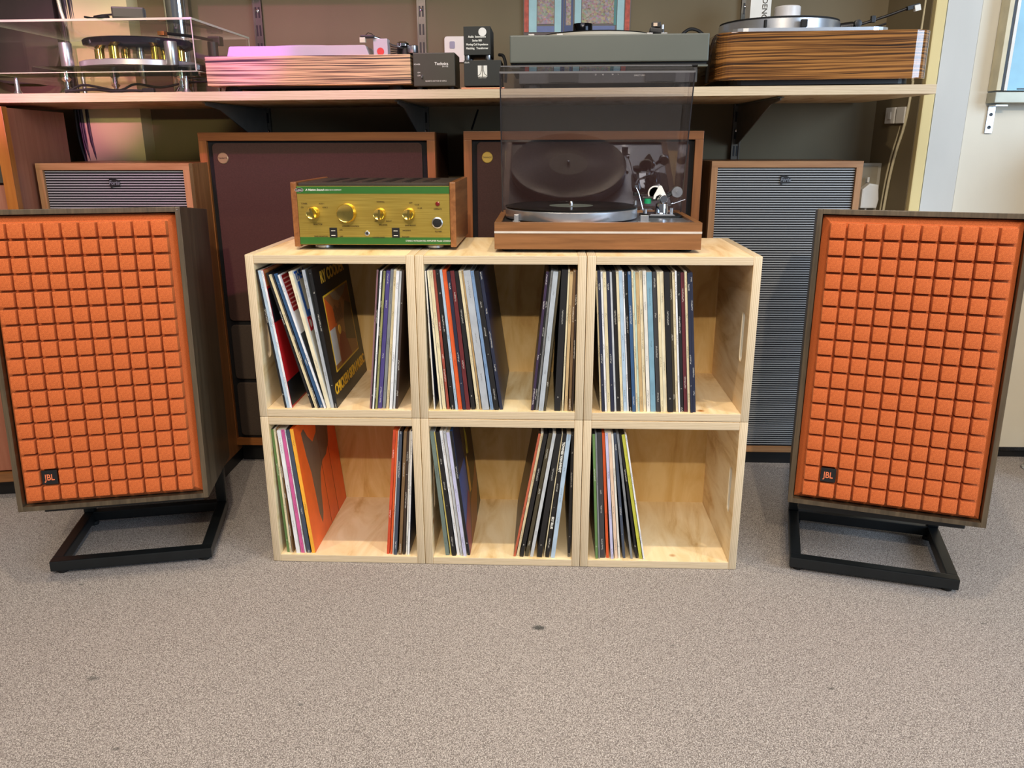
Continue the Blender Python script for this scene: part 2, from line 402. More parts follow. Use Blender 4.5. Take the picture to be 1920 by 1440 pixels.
for i, (k, (cx, cz)) in enumerate(CR.items()):
    g = .0007
    c = thing('record_crate', '%s birch plywood record crate %s' % (PLACE[k], NOTE[k]), 'crate', (cx, 0, cz+.0002), group='stacked plywood record crates')
    pm = plys[i]; pm2 = plys[(i+2) % 6]
    me = side_src.copy(); me.materials.clear(); me.materials.append(pm)
    for sgn in (-1, 1):
        # local Z = thickness; rotate so it faces sideways, local X becomes vertical
        o = place('side_panel', me, c, (sgn*(W/2-T/2-g), D/2, H/2), (0, PI/2, 0))
        o.scale = (1-.001, 1, 1)
    for nm, z in (('bottom_panel', T/2+g), ('top_panel', H-T/2-g)):
        MB().box((0, 0, 0), (W-2*T-2*g, D, T), bev=.0020).build(nm, pm2 if nm == 'bottom_panel' else pm, c, (0, D/2, z))
    MB().box((0, 0, 0), (W-2*T-2*g, H-2*T-2*g, .009)).build('back_panel', backs[(i+4) % 6], c, (0, D-.006, H/2), (PI/2, 0, 0))

# ------------------------------------------------------------------ records
RECS = {
'UL': [(-0.4828,-0.125,.0053,'black','b'),(-0.4765,-0.128,.0074,'pale blue','w'),(-0.4709,-0.13,.0053,'white','R'),(-0.4216,-0.251,.0054,'black','b'),(-0.4138,-0.258,.0072,'cream','b'),(-0.4087,-0.257,.0036,'dark grey','b'),(-0.4014,-0.258,.0094,'blue','b'),(-0.3937,-0.262,.0046,'white','W'),(-0.3854,-0.203,.0093,'ivory','L'),(-0.3775,-0.14,.0079,'silver grey','g'),(-0.3699,-0.118,.0080,'black','K'),
 (-0.2927,0.102,.0043,'mauve','b'),(-0.2898,0.106,.0026,'black','b'),(-0.2869,0.109,.0043,'white','w'),(-0.2837,0.11,.0026,'black','b'),(-0.2796,0.109,.0053,'olive','b'),(-0.2719,0.108,.0101,'purple','p'),(-0.2625,0.104,.0079,'grey','g'),(-0.2545,0.099,.0065,'cream','w'),(-0.2464,0.09,.0072,'white','w'),(-0.2395,0.085,.0052,'light grey','g'),(-0.2339,0.084,.0056,'dark brown','n')],
'UM': [(-0.1486,-0.035,.0035,'off-white','B'),(-0.1344,-0.064,.0047,'ivory','w'),(-0.1272,-0.068,.0087,'cream','w'),(-0.1184,-0.076,.0065,'brick red','b'),(-0.1083,-0.089,.0102,'black','b'),(-0.0993,-0.095,.0060,'pale blue','w'),(-0.0913,-0.094,.0098,'orange','o'),(-0.0822,-0.096,.0082,'navy','b'),(-0.0736,-0.094,.0101,'dark red','b'),(-0.0627,-0.1,.0101,'black','b'),(-0.0519,-0.113,.0065,'cream','w'),(-0.0461,-0.116,.0043,'tan','w'),(-0.0345,-0.122,.0173,'silver grey','g'),(-0.0208,-0.131,.0079,'steel blue','g'),(-0.0107,-0.135,.0115,'black','b'),(-0.0003,-0.14,.0082,'navy','N'),
 (0.0678,0.099,.0065,'dark purple','n'),(0.0728,0.1,.0043,'black','b'),(0.0778,0.097,.0051,'grey','g'),(0.0872,0.091,.0123,'pale grey','g'),(0.0957,0.092,.0057,'dark olive','b'),(0.1233,0.039,.0158,'black','b'),(0.1347,0.033,.0043,'cream','w'),(0.1419,0.023,.0073,'tan','t'),(0.1506,0.01,.0065,'brown','t'),(0.1568,0.004,.0043,'dark brown','n')],
'UR': [(0.2194+.0075*0,-0.068,.0037,'cream','b'),(0.2247,-0.068,.0071,'navy','b'),(0.2307,-0.069,.0051,'white','w'),(0.2369,-0.069,.0077,'cream','w'),(0.2448,-0.07,.0085,'navy','b'),(0.2514,-0.07,.0048,'light grey','g'),(0.2583,-0.071,.0094,'black','b'),(0.2659,-0.071,.0063,'cream','w'),(0.2733,-0.072,.0088,'pale blue','w'),(0.2792,-0.073,.0034,'white','w'),(0.2844,-0.073,.0071,'black','b'),(0.292,-0.074,.0085,'blue','b'),(0.2982,-0.074,.0043,'cream','w'),(0.3024,-0.075,.0043,'pale green','w'),(0.3086,-0.075,.0085,'tan','w'),(0.3162,-0.076,.0071,'ivory','w'),(0.3238,-0.076,.0085,'off-white','w'),(0.3342,-0.077,.0128,'turquoise','w'),(0.3453,-0.078,.0100,'dark grey','b'),(0.3535,-0.079,.0071,'cream','w'),(0.3611,-0.079,.0085,'ivory','w'),(0.3715,-0.08,.0128,'black','b'),(0.3805,-0.081,.0057,'dark olive','b'),(0.386,-0.082,.0057,'cream','w'),(0.3908,-0.082,.0043,'white','w'),(0.397,-0.082,.0085,'black','b'),(0.4053,-0.083,.0085,'maroon','b'),(0.4122,-0.084,.0057,'cream','w'),(0.4177,-0.084,.0057,'navy','b'),(0.4239,-0.085,.0071,'navy','N')],
'LL': [(-0.507,-0.045,.0080,'green','b'),(-0.501,-0.05,.0049,'cream','w'),(-0.4963,-0.056,.0033,'brown','t'),(-0.4828,-0.08,.0098,'white','w'),(-0.4724,-0.082,.0092,'pink','w'),(-0.4664,-0.081,.0025,'white','w'),(-0.4578,-0.09,.0102,'slate','b'),(-0.4465,-0.092,.0093,'yellow orange','O'),
 (-0.2701,0.093,.0073,'red orange','o'),(-0.2626,0.087,.0056,'orange','o'),(-0.258,0.085,.0025,'white','w'),(-0.2521,0.083,.0084,'slate','b'),(-0.2409,0.08,.0080,'brown','t'),(-0.2324,0.073,.0062,'dark brown','n'),(-0.2258,0.064,.0037,'off-white','w'),(-0.2212,0.063,.0049,'white','B')],
'LM': [(-0.1289,-0.094,.0103,'grey green','g'),(-0.1207,-0.101,.0032,'yellow','w'),(-0.1133,-0.102,.0109,'black','b'),(-0.1031,-0.106,.0077,'white','w'),(-0.0954,-0.106,.0065,'light grey','w'),(-0.0873,-0.108,.0084,'lavender','w'),(-0.0791,-0.111,.0064,'black','U'),
 (0.0285,0.182,.0060,'terracotta','n'),(0.0355,0.178,.0064,'cream','w'),(0.0449,0.173,.0102,'black','b'),(0.057,0.169,.0096,'dark olive','b'),(0.0684,0.16,.0086,'light grey','w'),(0.0865,0.13,.0139,'black','b'),(0.0978,0.116,.0026,'cream','w'),(0.1049,0.11,.0097,'black','T'),(0.1178,0.099,.0111,'pale blue','w'),(0.1559,0.0,.0071,'black','b')],
'LR': [(0.2183+.002,-0.05,.0069,'green','b'),(0.2252+.001,-0.064,.0040,'grey','g'),(0.2341,-0.073,.0132,'dark grey','b'),(0.2458,-0.082,.0070,'orange','o'),(0.2564,-0.099,.0072,'lavender','w'),(0.2658,-0.106,.0082,'beige','w'),(0.2731,-0.108,.0054,'off-white','w'),(0.2844,-0.124,.0072,'slate','b'),(0.3016,-0.16,.0060,'grey','g'),(0.3139,-0.187,.0060,'black','b'),(0.3229,-0.197,.0083,'yellow green','b'),(0.3298,-0.2,.0042,'white','w')]}
SC = {'black': (22, 22, 24), 'pale blue': (172, 194, 212), 'white': (232, 234, 236), 'cream': (222, 208, 168), 'dark grey': (58, 58, 60), 'blue': (52, 88, 128),
 'ivory': (232, 222, 190), 'silver grey': (176, 182, 188), 'mauve': (140, 104, 112), 'olive': (150, 150, 96), 'purple': (76, 66, 126), 'grey': (128, 132, 134), 'light grey': (192, 196, 198),
 'dark brown': (58, 44, 36), 'off-white': (224, 220, 208), 'brick red': (156, 72, 56), 'orange': (222, 92, 40), 'navy': (32, 38, 60), 'dark red': (104, 34, 38), 'tan': (196, 166, 118), 'steel blue': (118, 148, 184),
 'dark purple': (54, 38, 66), 'pale grey': (176, 184, 190), 'dark olive': (72, 64, 44), 'brown': (120, 92, 60), 'pale green': (186, 206, 190), 'turquoise': (120, 160, 178), 'maroon': (94, 32, 42), 'green': (96, 130, 74),
 'pink': (208, 92, 150), 'slate': (66, 76, 92), 'yellow orange': (246, 176, 54), 'red orange': (206, 74, 40), 'grey green': (106, 122, 114), 'yellow': (214, 200, 110), 'lavender': (196, 196, 226), 'terracotta': (188, 92, 62),
 'beige': (226, 196, 168), 'yellow green': (196, 196, 72)}
CC = {'b': (26, 26, 30), 'w': (214, 210, 198), 'g': (120, 126, 130), 'R': (188, 30, 34), 'W': (222, 222, 224), 'L': (226, 222, 206), 'K': (17, 16, 17), 'p': (60, 50, 100), 'n': (60, 40, 28), 'B': (22, 40, 74), 'N': (28, 30, 52),
 'o': (200, 80, 34), 't': (150, 112, 72), 'O': (232, 98, 34), 'U': (18, 70, 130), 'Y': (104, 58, 22), 'T': (22, 22, 24)}
ORD = 'first second third fourth fifth sixth seventh eighth ninth tenth eleventh twelfth thirteenth fourteenth fifteenth sixteenth seventeenth eighteenth nineteenth twentieth twenty-first twenty-second twenty-third twenty-fourth twenty-fifth twenty-sixth twenty-seventh twenty-eighth twenty-ninth thirtieth'.split()
SPECIAL = {('UL', 10): 'black record sleeve with a yellow-framed abstract picture, in the upper left crate', ('UL', 2): 'white-spined record sleeve with a red front, left side of the upper left crate',
 ('LL', 7): 'yellow-spined record sleeve with an orange front and grey curved shape, lower left crate', ('UL', 8): 'ivory record sleeve with blue and red capital letters, upper left crate',
 ('UL', 7): 'white record sleeve with a dark red lettered block, upper left crate', ('LM', 6): 'black-spined record sleeve with a deep blue front, lower middle crate',
 ('LM', 14): 'black record spine with large white capitals, lower middle crate'}
SL, SH = .310, .3125
def cover_mark(mb_poly, mat, parent, x, name='print_patch'):
    # flat print on the right hand face of a sleeve; poly is (y, z)
    return MB().prism(mb_poly, x, x+.0003, 'X').build(name, mat, parent)
sm_cache = {}
for k, lst in RECS.items():
    cx, cz = CR[k]; wl, wr = cx-W/2+T, cx+W/2-T; z0 = cz+T+.0006
    # x at foot and head of each sleeve, spread so that none cut through its neighbour
    rows = []; pb = wl+.0006; pt = wl+.0006
    for (x, a, t, sc, cc) in lst:
        t *= .86; xb, xt = x, x - 0 + SH*math.tan(a)
        xb = max(xb, pb+t/2); xt = max(xt, pt+t/2)
        rows.append([xb, xt, t, sc, cc]); pb = xb+t/2+.0003; pt = xt+t/2+.0003
    nb = nt = wr-.0006
    for r in reversed(rows):
        r[0] = min(r[0], nb-r[2]/2); r[1] = min(r[1], nt-r[2]/2); nb = r[0]-r[2]/2-.0002; nt = r[1]-r[2]/2-.0002
    for i, (xb, xt, t, sc, cc) in enumerate(rows):
        ang = math.atan2(xt-xb, SH); lean = abs(ang)
        lab = SPECIAL.get((k, i)) or '%s-spined record sleeve, %s from the left in the %s crate' % (sc, ORD[i], PLACE[k])
        lift = abs(math.sin(ang))*t/2
        yj = .006 + .006*random.random()
        r = thing('record_sleeve', lab, 'record', (xb, yj, z0+lift), (0, ang, 0), 'records in the %s crate' % PLACE[k])
        key = (sc, i % 3)
        if key not in sm_cache: sm_cache[key] = spine_mat(SC[sc], True, i*.37+.1)
        h = SH-.004*random.random() if cc != 'K' else SH
        gl = random.random()
        mb = MB()
        mb.prism([(-t/2, 0), (t/2, 0), (t/2, h), (-t/2, h)], .0015, SL, 'Y', mi=1)
        bmesh.ops.recalc_face_normals(mb.bm, faces=mb.bm.faces)
        mb.build('cover', [sm_cache[key], flat(CC[cc], .38)], r)
        MB().prism(rrect(t-.0002, h-.0004, min(.0008, t*.3), 2, 0, h/2), 0, .0016, 'Y').build('spine', sm_cache[key], r)
        xf = t/2
        if cc == 'K':     # plain abstract picture in a yellow frame, with the sleeve's wording
            cover_mark([(.045, .07), (.265, .07), (.265, .245), (.045, .245)], flat((222, 178, 46), .4), r, xf)
            cover_mark([(.049, .074), (.261, .074), (.261, .241), (.049, .241)], flat((150, 96, 52), .4), r, xf+.0002)
            cover_mark([(.049, .165), (.115, .165), (.10, .21), (.049, .241)], flat((206, 88, 30), .4), r, xf+.0004)
            cover_mark([(.049, .085), (.095, .085), (.095, .165), (.049, .165)], flat((196, 188, 178), .4), r, xf+.0004)
            cover_mark([(.10, .076), (.20, .076), (.17, .135), (.13, .150), (.105, .12)], flat((128, 44, 28), .4), r, xf+.0004)
            cover_mark([(.17, .12), (.255, .10), (.258, .19), (.21, .205), (.18, .17)], flat((92, 66, 38), .4), r, xf+.0005)
            cover_mark([(.10, .241), (.25, .241), (.21, .222), (.16, .214), (.12, .225)], flat((142, 120, 98), .4), r, xf+.0005)
            for q in range(9): cover_mark([(.105+q*.008, .17), (.108+q*.008, .17), (.108+q*.008, .205+.006*math.sin(q)), (.105+q*.008, .205+.006*math.sin(q))], flat((70, 46, 26), .4), r, xf+.0006)
            MB().lathe([(0, 0), (.011, 0), (.011, .0004), (0, .0004)], (xf+.0006, .128, .152), 20, 'X').build('print_patch', flat((232, 176, 60), .4), r)
            text('RY COODER', .036, (xf+.0002, .155, .284), flat((206, 160, 52), .45), r, (PI/2, 0, PI/2), 'CENTER', bold=.0012, sx=1.0)
            text('CHICKEN SKIN MUSIC', .032, (xf+.0002, .155, .037), flat((224, 172, 34), .45), r, (PI/2, 0, PI/2), 'CENTER', bold=.0012, sx=.92)
        if cc == 'L':
            text('THE A', .026, (xf+.0002, .010, .298), flat((38, 90, 180), .45), r, (PI/2, 0, PI/2), bold=.0010)
            text('L', .11, (xf+.0002, .010, .242), flat((58, 104, 180), .45), r, (PI/2, 0, PI/2), bold=.002)
            text('DA', .042, (xf+.0002, .012, .190), flat((190, 34, 48), .45), r, (PI/2, 0, PI/2), bold=.0015)
        if cc == 'W':
            cover_mark([(.01, .225), (.075, .225), (.075, .306), (.01, .306)], flat((150, 24, 30), .4), r, xf)
            for q in range(8): cover_mark([(.014, .233+q*.009), (.06, .233+q*.009), (.06, .236+q*.009), (.014, .236+q*.009)], flat((206, 150, 144), .4), r, xf+.0002)
            cover_mark([(0.004, .02), (.12, .02), (.12, .175), (.004, .175)], flat((66, 70, 74), .4), r, xf)
        if cc == 'R':
            cover_mark([(0.004, .195), (.16, .195), (.16, .27), (.004, .27)], flat((30, 28, 34), .4), r, xf)
            cover_mark([(0.004, .004), (.16, .004), (.16, .06), (.004, .06)], flat((24, 24, 26), .4), r, xf)
            cover_mark([(0.004, .275), (.16, .275), (.16, .31), (.004, .31)], flat((186, 116, 66), .4), r, xf)
        if cc == 'O':     # grey flowing shape on an orange sleeve
            P = [(.045, .285), (.065, .288), (.085, .262), (.115, .238), (.15, .25), (.17, .285), (.205, .302), (.235, .295), (.25, .245), (.235, .195), (.20, .172), (.165, .170), (.135, .150), (.118, .11), (.105, .055), (.09, .035), (.078, .065), (.074, .125), (.070, .175), (.055, .225)]
            cover_mark(P, flat((106, 86, 66), .4), r, xf)
            for yy in (.155, .225): cover_mark([(yy, .0), (yy+.0015, 0), (yy+.0015, .311), (yy, .311)], flat((96, 50, 22), .4), r, xf+.0002)
        if cc == 'U':
            cover_mark([(.004, .20), (.30, .20), (.30, .311), (.004, .311)], flat((14, 24, 44), .4), r, xf)
            cover_mark([(.004, .0), (.05, .0), (.13, .10), (.11, .12), (.004, .07)], flat((126, 44, 60), .4), r, xf+.0002)
            cover_mark([(.05, .0), (.305, .0), (.305, .311), (.10, .311), (.12, .23), (.13, .17), (.13, .10)], flat((58, 40, 24), .4), r, xf+.0003)
            cover_mark([(.06, .0), (.20, .0), (.29, .07), (.305, .12), (.24, .10), (.13, .08)], flat((150, 84, 34), .4), r, xf+.0005)
            cover_mark([(.135, .10), (.165, .095), (.172, .15), (.155, .19), (.14, .15)], flat((214, 160, 60), .4), r, xf+.0006)
            cover_mark([(.17, .19), (.20, .18), (.205, .225), (.18, .26)], flat((196, 180, 50), .4), r, xf+.0006)
        if cc == 'T':
            text('TOWNES VAN ZANDT', t*.86, (0, -.0002, h-.02), M['print_white'], r, (PI/2, PI/2, 0), 'LEFT', bold=.0003)
            text('SKY BLUE', t*.86, (0, -.0002, .105), M['print_white'], r, (PI/2, PI/2, 0), 'LEFT', bold=.0003)

# ------------------------------------------------------------------ orange foam fronted loudspeakers on open stands
BW = .0345
def foam_block_mesh():
    mb = MB(); a, b = .0312/2, .0290/2; d = .033
    vs = [mb.bm.verts.new((x*a, 0, z*a)) for x, z in ((-1, -1), (1, -1), (1, 1), (-1, 1))]
    v2 = [mb.bm.verts.new((x*b, -d, z*b)) for x, z in ((-1, -1), (1, -1), (1, 1), (-1, 1))]
    mb.bm.faces.new(v2)
    ed = []
    for i in range(4): mb.bm.faces.new((vs[i], vs[(i+1) % 4], v2[(i+1) % 4], v2[i]))
    mb.bm.edges.ensure_lookup_table()
    ed = [e for e in mb.bm.edges if all(abs(v.co.y+d) < 1e-6 for v in e.verts)] + [e for e in mb.bm.edges if abs(e.verts[0].co.y-e.verts[1].co.y) > .01]
    bmesh.ops.bevel(mb.bm, geom=ed, offset=.0019, segments=2, affect='EDGES', profile=.6)
    bmesh.ops.recalc_face_normals(mb.bm, faces=mb.bm.faces)
    for f in mb.bm.faces:
        pass
    me = bpy.data.meshes.new('foam_block'); mb.bm.to_mesh(me); mb.bm.free(); me.materials.append(M['foam'])
    for p in me.polygons: p.use_smooth = True
    me.set_sharp_from_angle(angle=math.radians(50)); return me
fbm = foam_block_mesh()
def foam_speaker(label, x, y, z, yaw, tilt):
    n = Vector((math.sin(yaw), -math.cos(yaw), 0)); r = Vector((math.cos(yaw), math.sin(yaw), 0))
    up = math.cos(tilt)*Vector((0, 0, 1)) - math.sin(tilt)*n
    fwd = up.cross(r) * -1          # local +Y is away from the front
    back = up.cross(r)
    m = Matrix((r, back, up)).transposed()
    o = thing('loudspeaker', label, 'loudspeaker', (x, y, z), m.to_euler(), 'orange foam fronted loudspeakers')
    Wd, Hh, Dp, th = .390, .6365, .335, .0105
    mb = MB()
    mb.box((-(Wd-th)/2, Dp/2, Hh/2), (th, Dp, Hh), bev=.0012); mb.box(((Wd-th)/2, Dp/2, Hh/2), (th, Dp, Hh), bev=.0012)
    mb.box((0, Dp/2, th/2), (Wd-2*th, Dp-.0004, th), bev=.001); mb.box((0, Dp/2, Hh-th/2), (Wd-2*th, Dp-.0004, th), bev=.001)
    mb.box((0, Dp-.02, Hh/2), (Wd-2*th, .02, Hh-2*th)); mb.box((0, .055, Hh/2), (Wd-2*th, .02, Hh-2*th))
    mb.build('cabinet', M['walnut'], o)
    # foam backing with bevelled rim
    gw, gh = Wd-2*th-.004, Hh-2*th-.004
    mb = MB(); mb.box((0, .022, Hh/2), (gw, .036, gh))
    for f in mb.bm.faces: pass
    es = [e for e in mb.bm.edges if all(v.co.y < .02 for v in e.verts)]
    bmesh.ops.bevel(mb.bm, geom=es, offset=.014, segments=1, affect='EDGES')
    bk = mb.build('foam_backing', M['foam'], o)
    px, pz = (gw-.026)/10, (gh-.026)/17
    for i in range(10):
        for j in range(17):
            X = -gw/2+.013+px*(i+.5); Z = Hh/2-gh/2+.013+pz*(j+.5)
            if i == 1 and j == 1:
                b = MB().box((0, 0, 0), (.031, .004, .031), bev=.0008).build('badge', M['black'], o, (X, -.012, Z))
                MB().box((0, .010, 0), (.026, .016, .026)).build('badge_post', M['black'], b, (0, 0, 0))
                text('JBL', .0190, (0, -.0022, -.0006), flat((226, 120, 76), .4), b, align='CENTER', bold=.0002, sx=.78, spacing=1.0)
                continue
            q = place('foam_block', fbm, o, (X+random.uniform(-.0003, .0003)  , .015, Z+random.uniform(-.0003, .0003)))
            q.scale = (px/.0342, 1, pz/.0342)
    MB().tube([(Wd/2-.006, -.0012, Hh-.006), (Wd/2-.006, .001, Hh-.006)], .0012, 8).build('pin', M['steel'], o)
    return o
def stand(label, cx, cy, yaw, wd, dp, zsup, tilt, xo=0):
    o = thing('speaker_stand', label, 'stand', (cx, cy, 0), (0, 0, yaw), 'black speaker stands')
    t = .025; z = .010+t/2
    def bar(nm, c, d, rot=None): MB().box((0, 0, 0), d, bev=.003).build(nm, M['satin_black'], o, c, rot or (0, 0, 0))
    bar('front_bar', (0, t/2, z), (wd, t, t)); bar('rear_bar', (0, dp-t/2, z), (wd, t, t))
    for s in (-1, 1): bar('side_bar', (s*(wd-t)/2, dp/2, z), (t-.0004, dp-2*t+.002, t))
    zt = zsup(dp-t/2)
    for s in (-1, 1):
        bar('upright', (s*(wd-t)/2, dp-t/2, (z+t/2+zt-.012)/2), (t, t, zt-.012-z-t/2))
        # support arm under the cabinet, tipped with it
        bar('support_arm', (s*(wd-t)/2, dp*.54, zsup(dp*.54)-.0085), (t, dp*.86, .012), (tilt, 0, 0))
    bar('support_rail', (0, .022, zsup(.022)-.0135), (wd-.012, .018, .022), (tilt, 0, 0))
    for sx in (-1, 1):
        for yy in (.02, dp-.02):
            MB().lathe([(.011, 0), (.012, .003), (.012, .010), (.008, .0102)], (sx*(wd/2-.02), yy, 0), 16).build('foot', M['rubber'], o)
    return o
RZ, RT = .1828, .0837; LZ, LT = .1875, .0917
foam_speaker('orange foam-fronted walnut loudspeaker at the right, tilted back on its stand', .8225, -.0774, RZ, -.2996, RT)
foam_speaker('orange foam-fronted walnut loudspeaker at the left, tilted back on its stand', -.8446, -.0992, LZ, .2371, LT)
stand('open black steel tube stand under the right orange loudspeaker', .832, -.044, -.262, .352, .285, lambda yy: RZ-.0035-(yy+.03)*math.sin(RT), -RT)
stand('open black steel tube stand under the left orange loudspeaker', -.857, -.046, .232, .352, .285, lambda yy: LZ-.0035-(yy+.05)*math.sin(LT), -LT)

# ------------------------------------------------------------------ integrated amplifier
amp = thing('amplifier', 'gold and green hi-fi amplifier with teak cheeks, on top of the left crates', 'amplifier', (-.2785, .082, .7229))
AW, AH, AD = .357, .135, .27
zb = .0065
MB().box((0, AD/2+.004, zb+AH/2), (AW-.030, AD-.008, AH-.006)).build('chassis', M['black'], amp)
for s in (-1, 1):
    MB().box((s*(AW/2-.0065), AD/2, zb+AH/2+.0015), (.013, AD, AH+.003), bev=.0025).build('wooden_cheek', wood('teak_cheek', rgb(116, 70, 34), rgb(150, 98, 54), 'Y', 70, 16, .35, .2), amp)
MB().box((0, .0025, zb+AH/2), (AW-.027, .005, AH-.010)).build('front_panel', M['panel_gold'], amp)
MB().box((0, -.0002, zb+AH-.0135), (AW-.027, .001, .015)).build('upper_band', M['green'], amp)
MB().box((0, -.0002, zb+.0135), (AW-.027, .001, .015)).build('lower_band', M['green'], amp)
MB().box((0, AD/2, zb+AH-.001), (AW-.03, AD-.02, .004)).build('top_cover', plain('dark_top_plate', rgb(74, 66, 58), .45, .4), amp)
for q in range(6): MB().box((-.11+q*.044, AD/2, zb+AH+.0012), (.018, AD*.7, .0012)).build('vent', M['black'], amp)
for sx in (-.125, .125):
    for yy in (.045, AD-.04): MB().lathe([(.018, 0), (.020, .0015), (.020, .0065), (.012, .0068)], (sx, yy, 0), 24).build('foot', M['alu'], amp, smooth=True)
def knob(x, z, r, pointer):
    mb = MB(); d = .020
    mb.lathe([(r*1.04, 0), (r*1.04, .003), (r, .0045), (r, d-.002), (r*.93, d), (r*.86, d-.0006), (0, d-.0009)], (0, 0, 0), 40, 'Y')
    if pointer: mb.box((r*.15, -.014, 0), (r*.42, .020, r*1.75), rot=(0, pointer, 0), bev=.0008)
    mb.build('knob', M['gold'], amp, (x, -.0004, z), smooth=True)
ax = lambda X: X+.2785; az = lambda Z: Z-.7229
knob(ax(-.409), az(.803), .0125, -.35); knob(ax(-.336), az(.803), .0195, 0); knob(ax(-.264), az(.801), .0122, .05); knob(ax(-.201), az(.801), .0122, .05)
for X in (-.369, -.232):
    b = MB().box((ax(X), -.0008, az(.7605)), (.0165, .003, .021), bev=.0006).build('push_switch', M['black'], amp)
    for dz in (.004, -.006): MB().box((ax(X), -.0025, az(.7605)+dz), (.009, .0006, .0012)).build('mark', M['print_white'], b)
MB().lathe([(.0055, 0), (.0055, .002), (.0042, .003), (.0030, .001), (0, .001)], (ax(-.295), 0, az(.759)), 24, 'Y').build('headphone_socket', [M['steel']], amp)
MB().lathe([(.0022, .0011), (0, .0014)], (ax(-.295), 0, az(.759)), 16, 'Y').build('socket_hole', M['black'], amp)
MB().lathe([(.0048, 0), (.0048, .002), (.003, .0035), (0, .004)], (ax(-.139), 0, az(.822)), 20, 'Y').build('indicator_lamp', flat((110, 22, 20), .2), amp)
MB().lathe([(.0120, 0), (.0120, .003), (.0098, .004), (.0098, .002), (0, .002)], (ax(-.1405), 0, az(.782)), 32, 'Y').build('button_ring', M['steel'], amp, smooth=True)
MB().lathe([(.0094, .002), (.0092, .006), (.008, .0075), (0, .008)], (ax(-.1405), 0, az(.782)), 28, 'Y').build('power_button', M['black'], amp, smooth=True)
def at(s, X, Z, sz, mt, al='CENTER', **k): text(s, sz, (ax(X), -.0009, az(Z)), mt, amp, align=al, **k)
PB, PW = M['print_black'], M['print_white']
at('Leben', -.438, .851, .0052, PW, 'CENTER', shear=.3); at('A Native Sound', -.4245, .8512, .0062, PW, 'LEFT', shear=.3, bold=.0001); at('LEBEN HI-FI COMPANY', -.383, .8508, .0036, PW, 'LEFT')
MB().lathe([(.0092, 0), (.0092, .0002), (.0086, .0002), (.0086, 0)], (0, 0, 0), 28, 'Y').build('logo_ring', PW, amp, (ax(-.438), -.0008, az(.851))).scale = (1, 1, .45)
at('STEREO INTEGRATED AMPLIFIER', -.211, .7430, .0046, PW, 'LEFT'); at('Model CS300XS', -.143, .7430, .0046, PW, 'LEFT')
for s_, X, Z in (('SELECTOR', -.402, .778), ('VOLUME CONTROL', -.330, .774), ('BALANCE', -.259, .777), ('BASS BOOST', -.199, .776), ('TAPE MONITOR', -.397, .752), ('HEADPHONES', -.270, .750), ('OPERATE', -.139, .811), ('POWER', -.139, .763),
                 ('TUNER', -.429, .822), ('AUX 1', -.391, .822), ('CD', -.434, .814), ('AUX 2', -.384, .814), ('NORMAL', -.262, .826), ('OFF', -.197, .824), ('+3 dB', -.184, .820), ('+5 dB', -.178, .813), ('LEFT', -.274, .785), ('RIGHT', -.246, .785),
                 ('ON', -.352, .766), ('OFF', -.352, .752), ('SPEAKERS', -.208, .765), ('PHONES', -.211, .751)):
    at(s_, X, Z, .0042, PB)

# ------------------------------------------------------------------ teak turntable with a raised smoked lid
tt = thing('turntable', 'teak-plinthed turntable with raised smoked lid, on top of the right-hand crates', 'turntable', (.2035, .047, .7229))
TWd, TD, z1, z2 = .437, .325, .007, .0635
mb = MB()
mb.box((0, .007, (z1+z2)/2), (TWd, .014, z2-z1), bev=.0008); mb.box((0, TD-.007, (z1+z2)/2), (TWd, .014, z2-z1), bev=.0008)
for s in (-1, 1): mb.box((s*(TWd/2-.007), TD/2, (z1+z2)/2), (.014, TD-.028, z2-z1), bev=.0008)
mb.build('plinth', M['teak'], tt)
MB().box((0, -.0004, .043), (TWd+.0004, .002, .0042)).build('trim_strip', plain('bright_strip', rgb(236, 226, 212), .3, .4), tt)
MB().box((0, TD/2, z1+.004), (TWd-.03, TD-.03, .006)).build('base_board', M['black'], tt)
MB().box((0, TD/2, .0565), (TWd-.0285, TD-.0285, .004)).build('top_plate', plain('grey_top_plate', rgb(150, 156, 166), .3, .8, .05), tt)
MB().box((-.155, TD/2, .0590), (.11, TD-.03, .0012)).build('dark_inlay', M['satin_black'], tt)
for sx in (-.19, .19):
    for yy in (.04, TD-.04): MB().lathe([(.014, 0), (.016, .002), (.014, .0075)], (sx, yy, 0), 20).build('foot', M['rubber'], tt)
pc = (-.052, .158)
MB().lathe([(.10, .0588), (.149, .062), (.150, .064), (.150, .0815), (.1485, .083), (0, .083)], (*pc, 0), 72).build('platter', M['alu'], tt, smooth=True)
MB().lathe([(.147, .0832), (.147, .0855), (0, .0855)], (*pc, 0), 64).build('platter_mat', M['rubber'], tt)
rec = MB().lathe([(.150, 0), (.1505, .0010), (.147, .0018), (.052, .0014), (.050, .0009), (0, .0009)], (0, 0, 0), 72).build('vinyl_record', M['vinyl'], tt, (pc[0], pc[1], .0857), smooth=True)
MB().lathe([(.050, 0), (.050, .0004), (0, .0004)], (0, 0, .0010), 40).build('record_label', flat((78, 84, 78), .5), rec)
MB().lathe([(.0038, .086), (.0038, .094), (.002, .0965), (0, .0968)], (*pc, 0), 16).build('spindle', M['chrome'], tt, smooth=True)
for X, Y, wd in ((-.174, .066, .010), (.103, .052, .017)):
    mb = MB(); mb.box((X, Y, .0665), (wd, .012, .016), bev=.0008); mb.box((X, Y+.006, .0594), (wd*1.6, .022, .003)); mb.build('control_lever', M['alu'], tt)
MB().box((.050, .02, .0608), (.004, .004, .004)).build('screw', M['chrome'], tt)
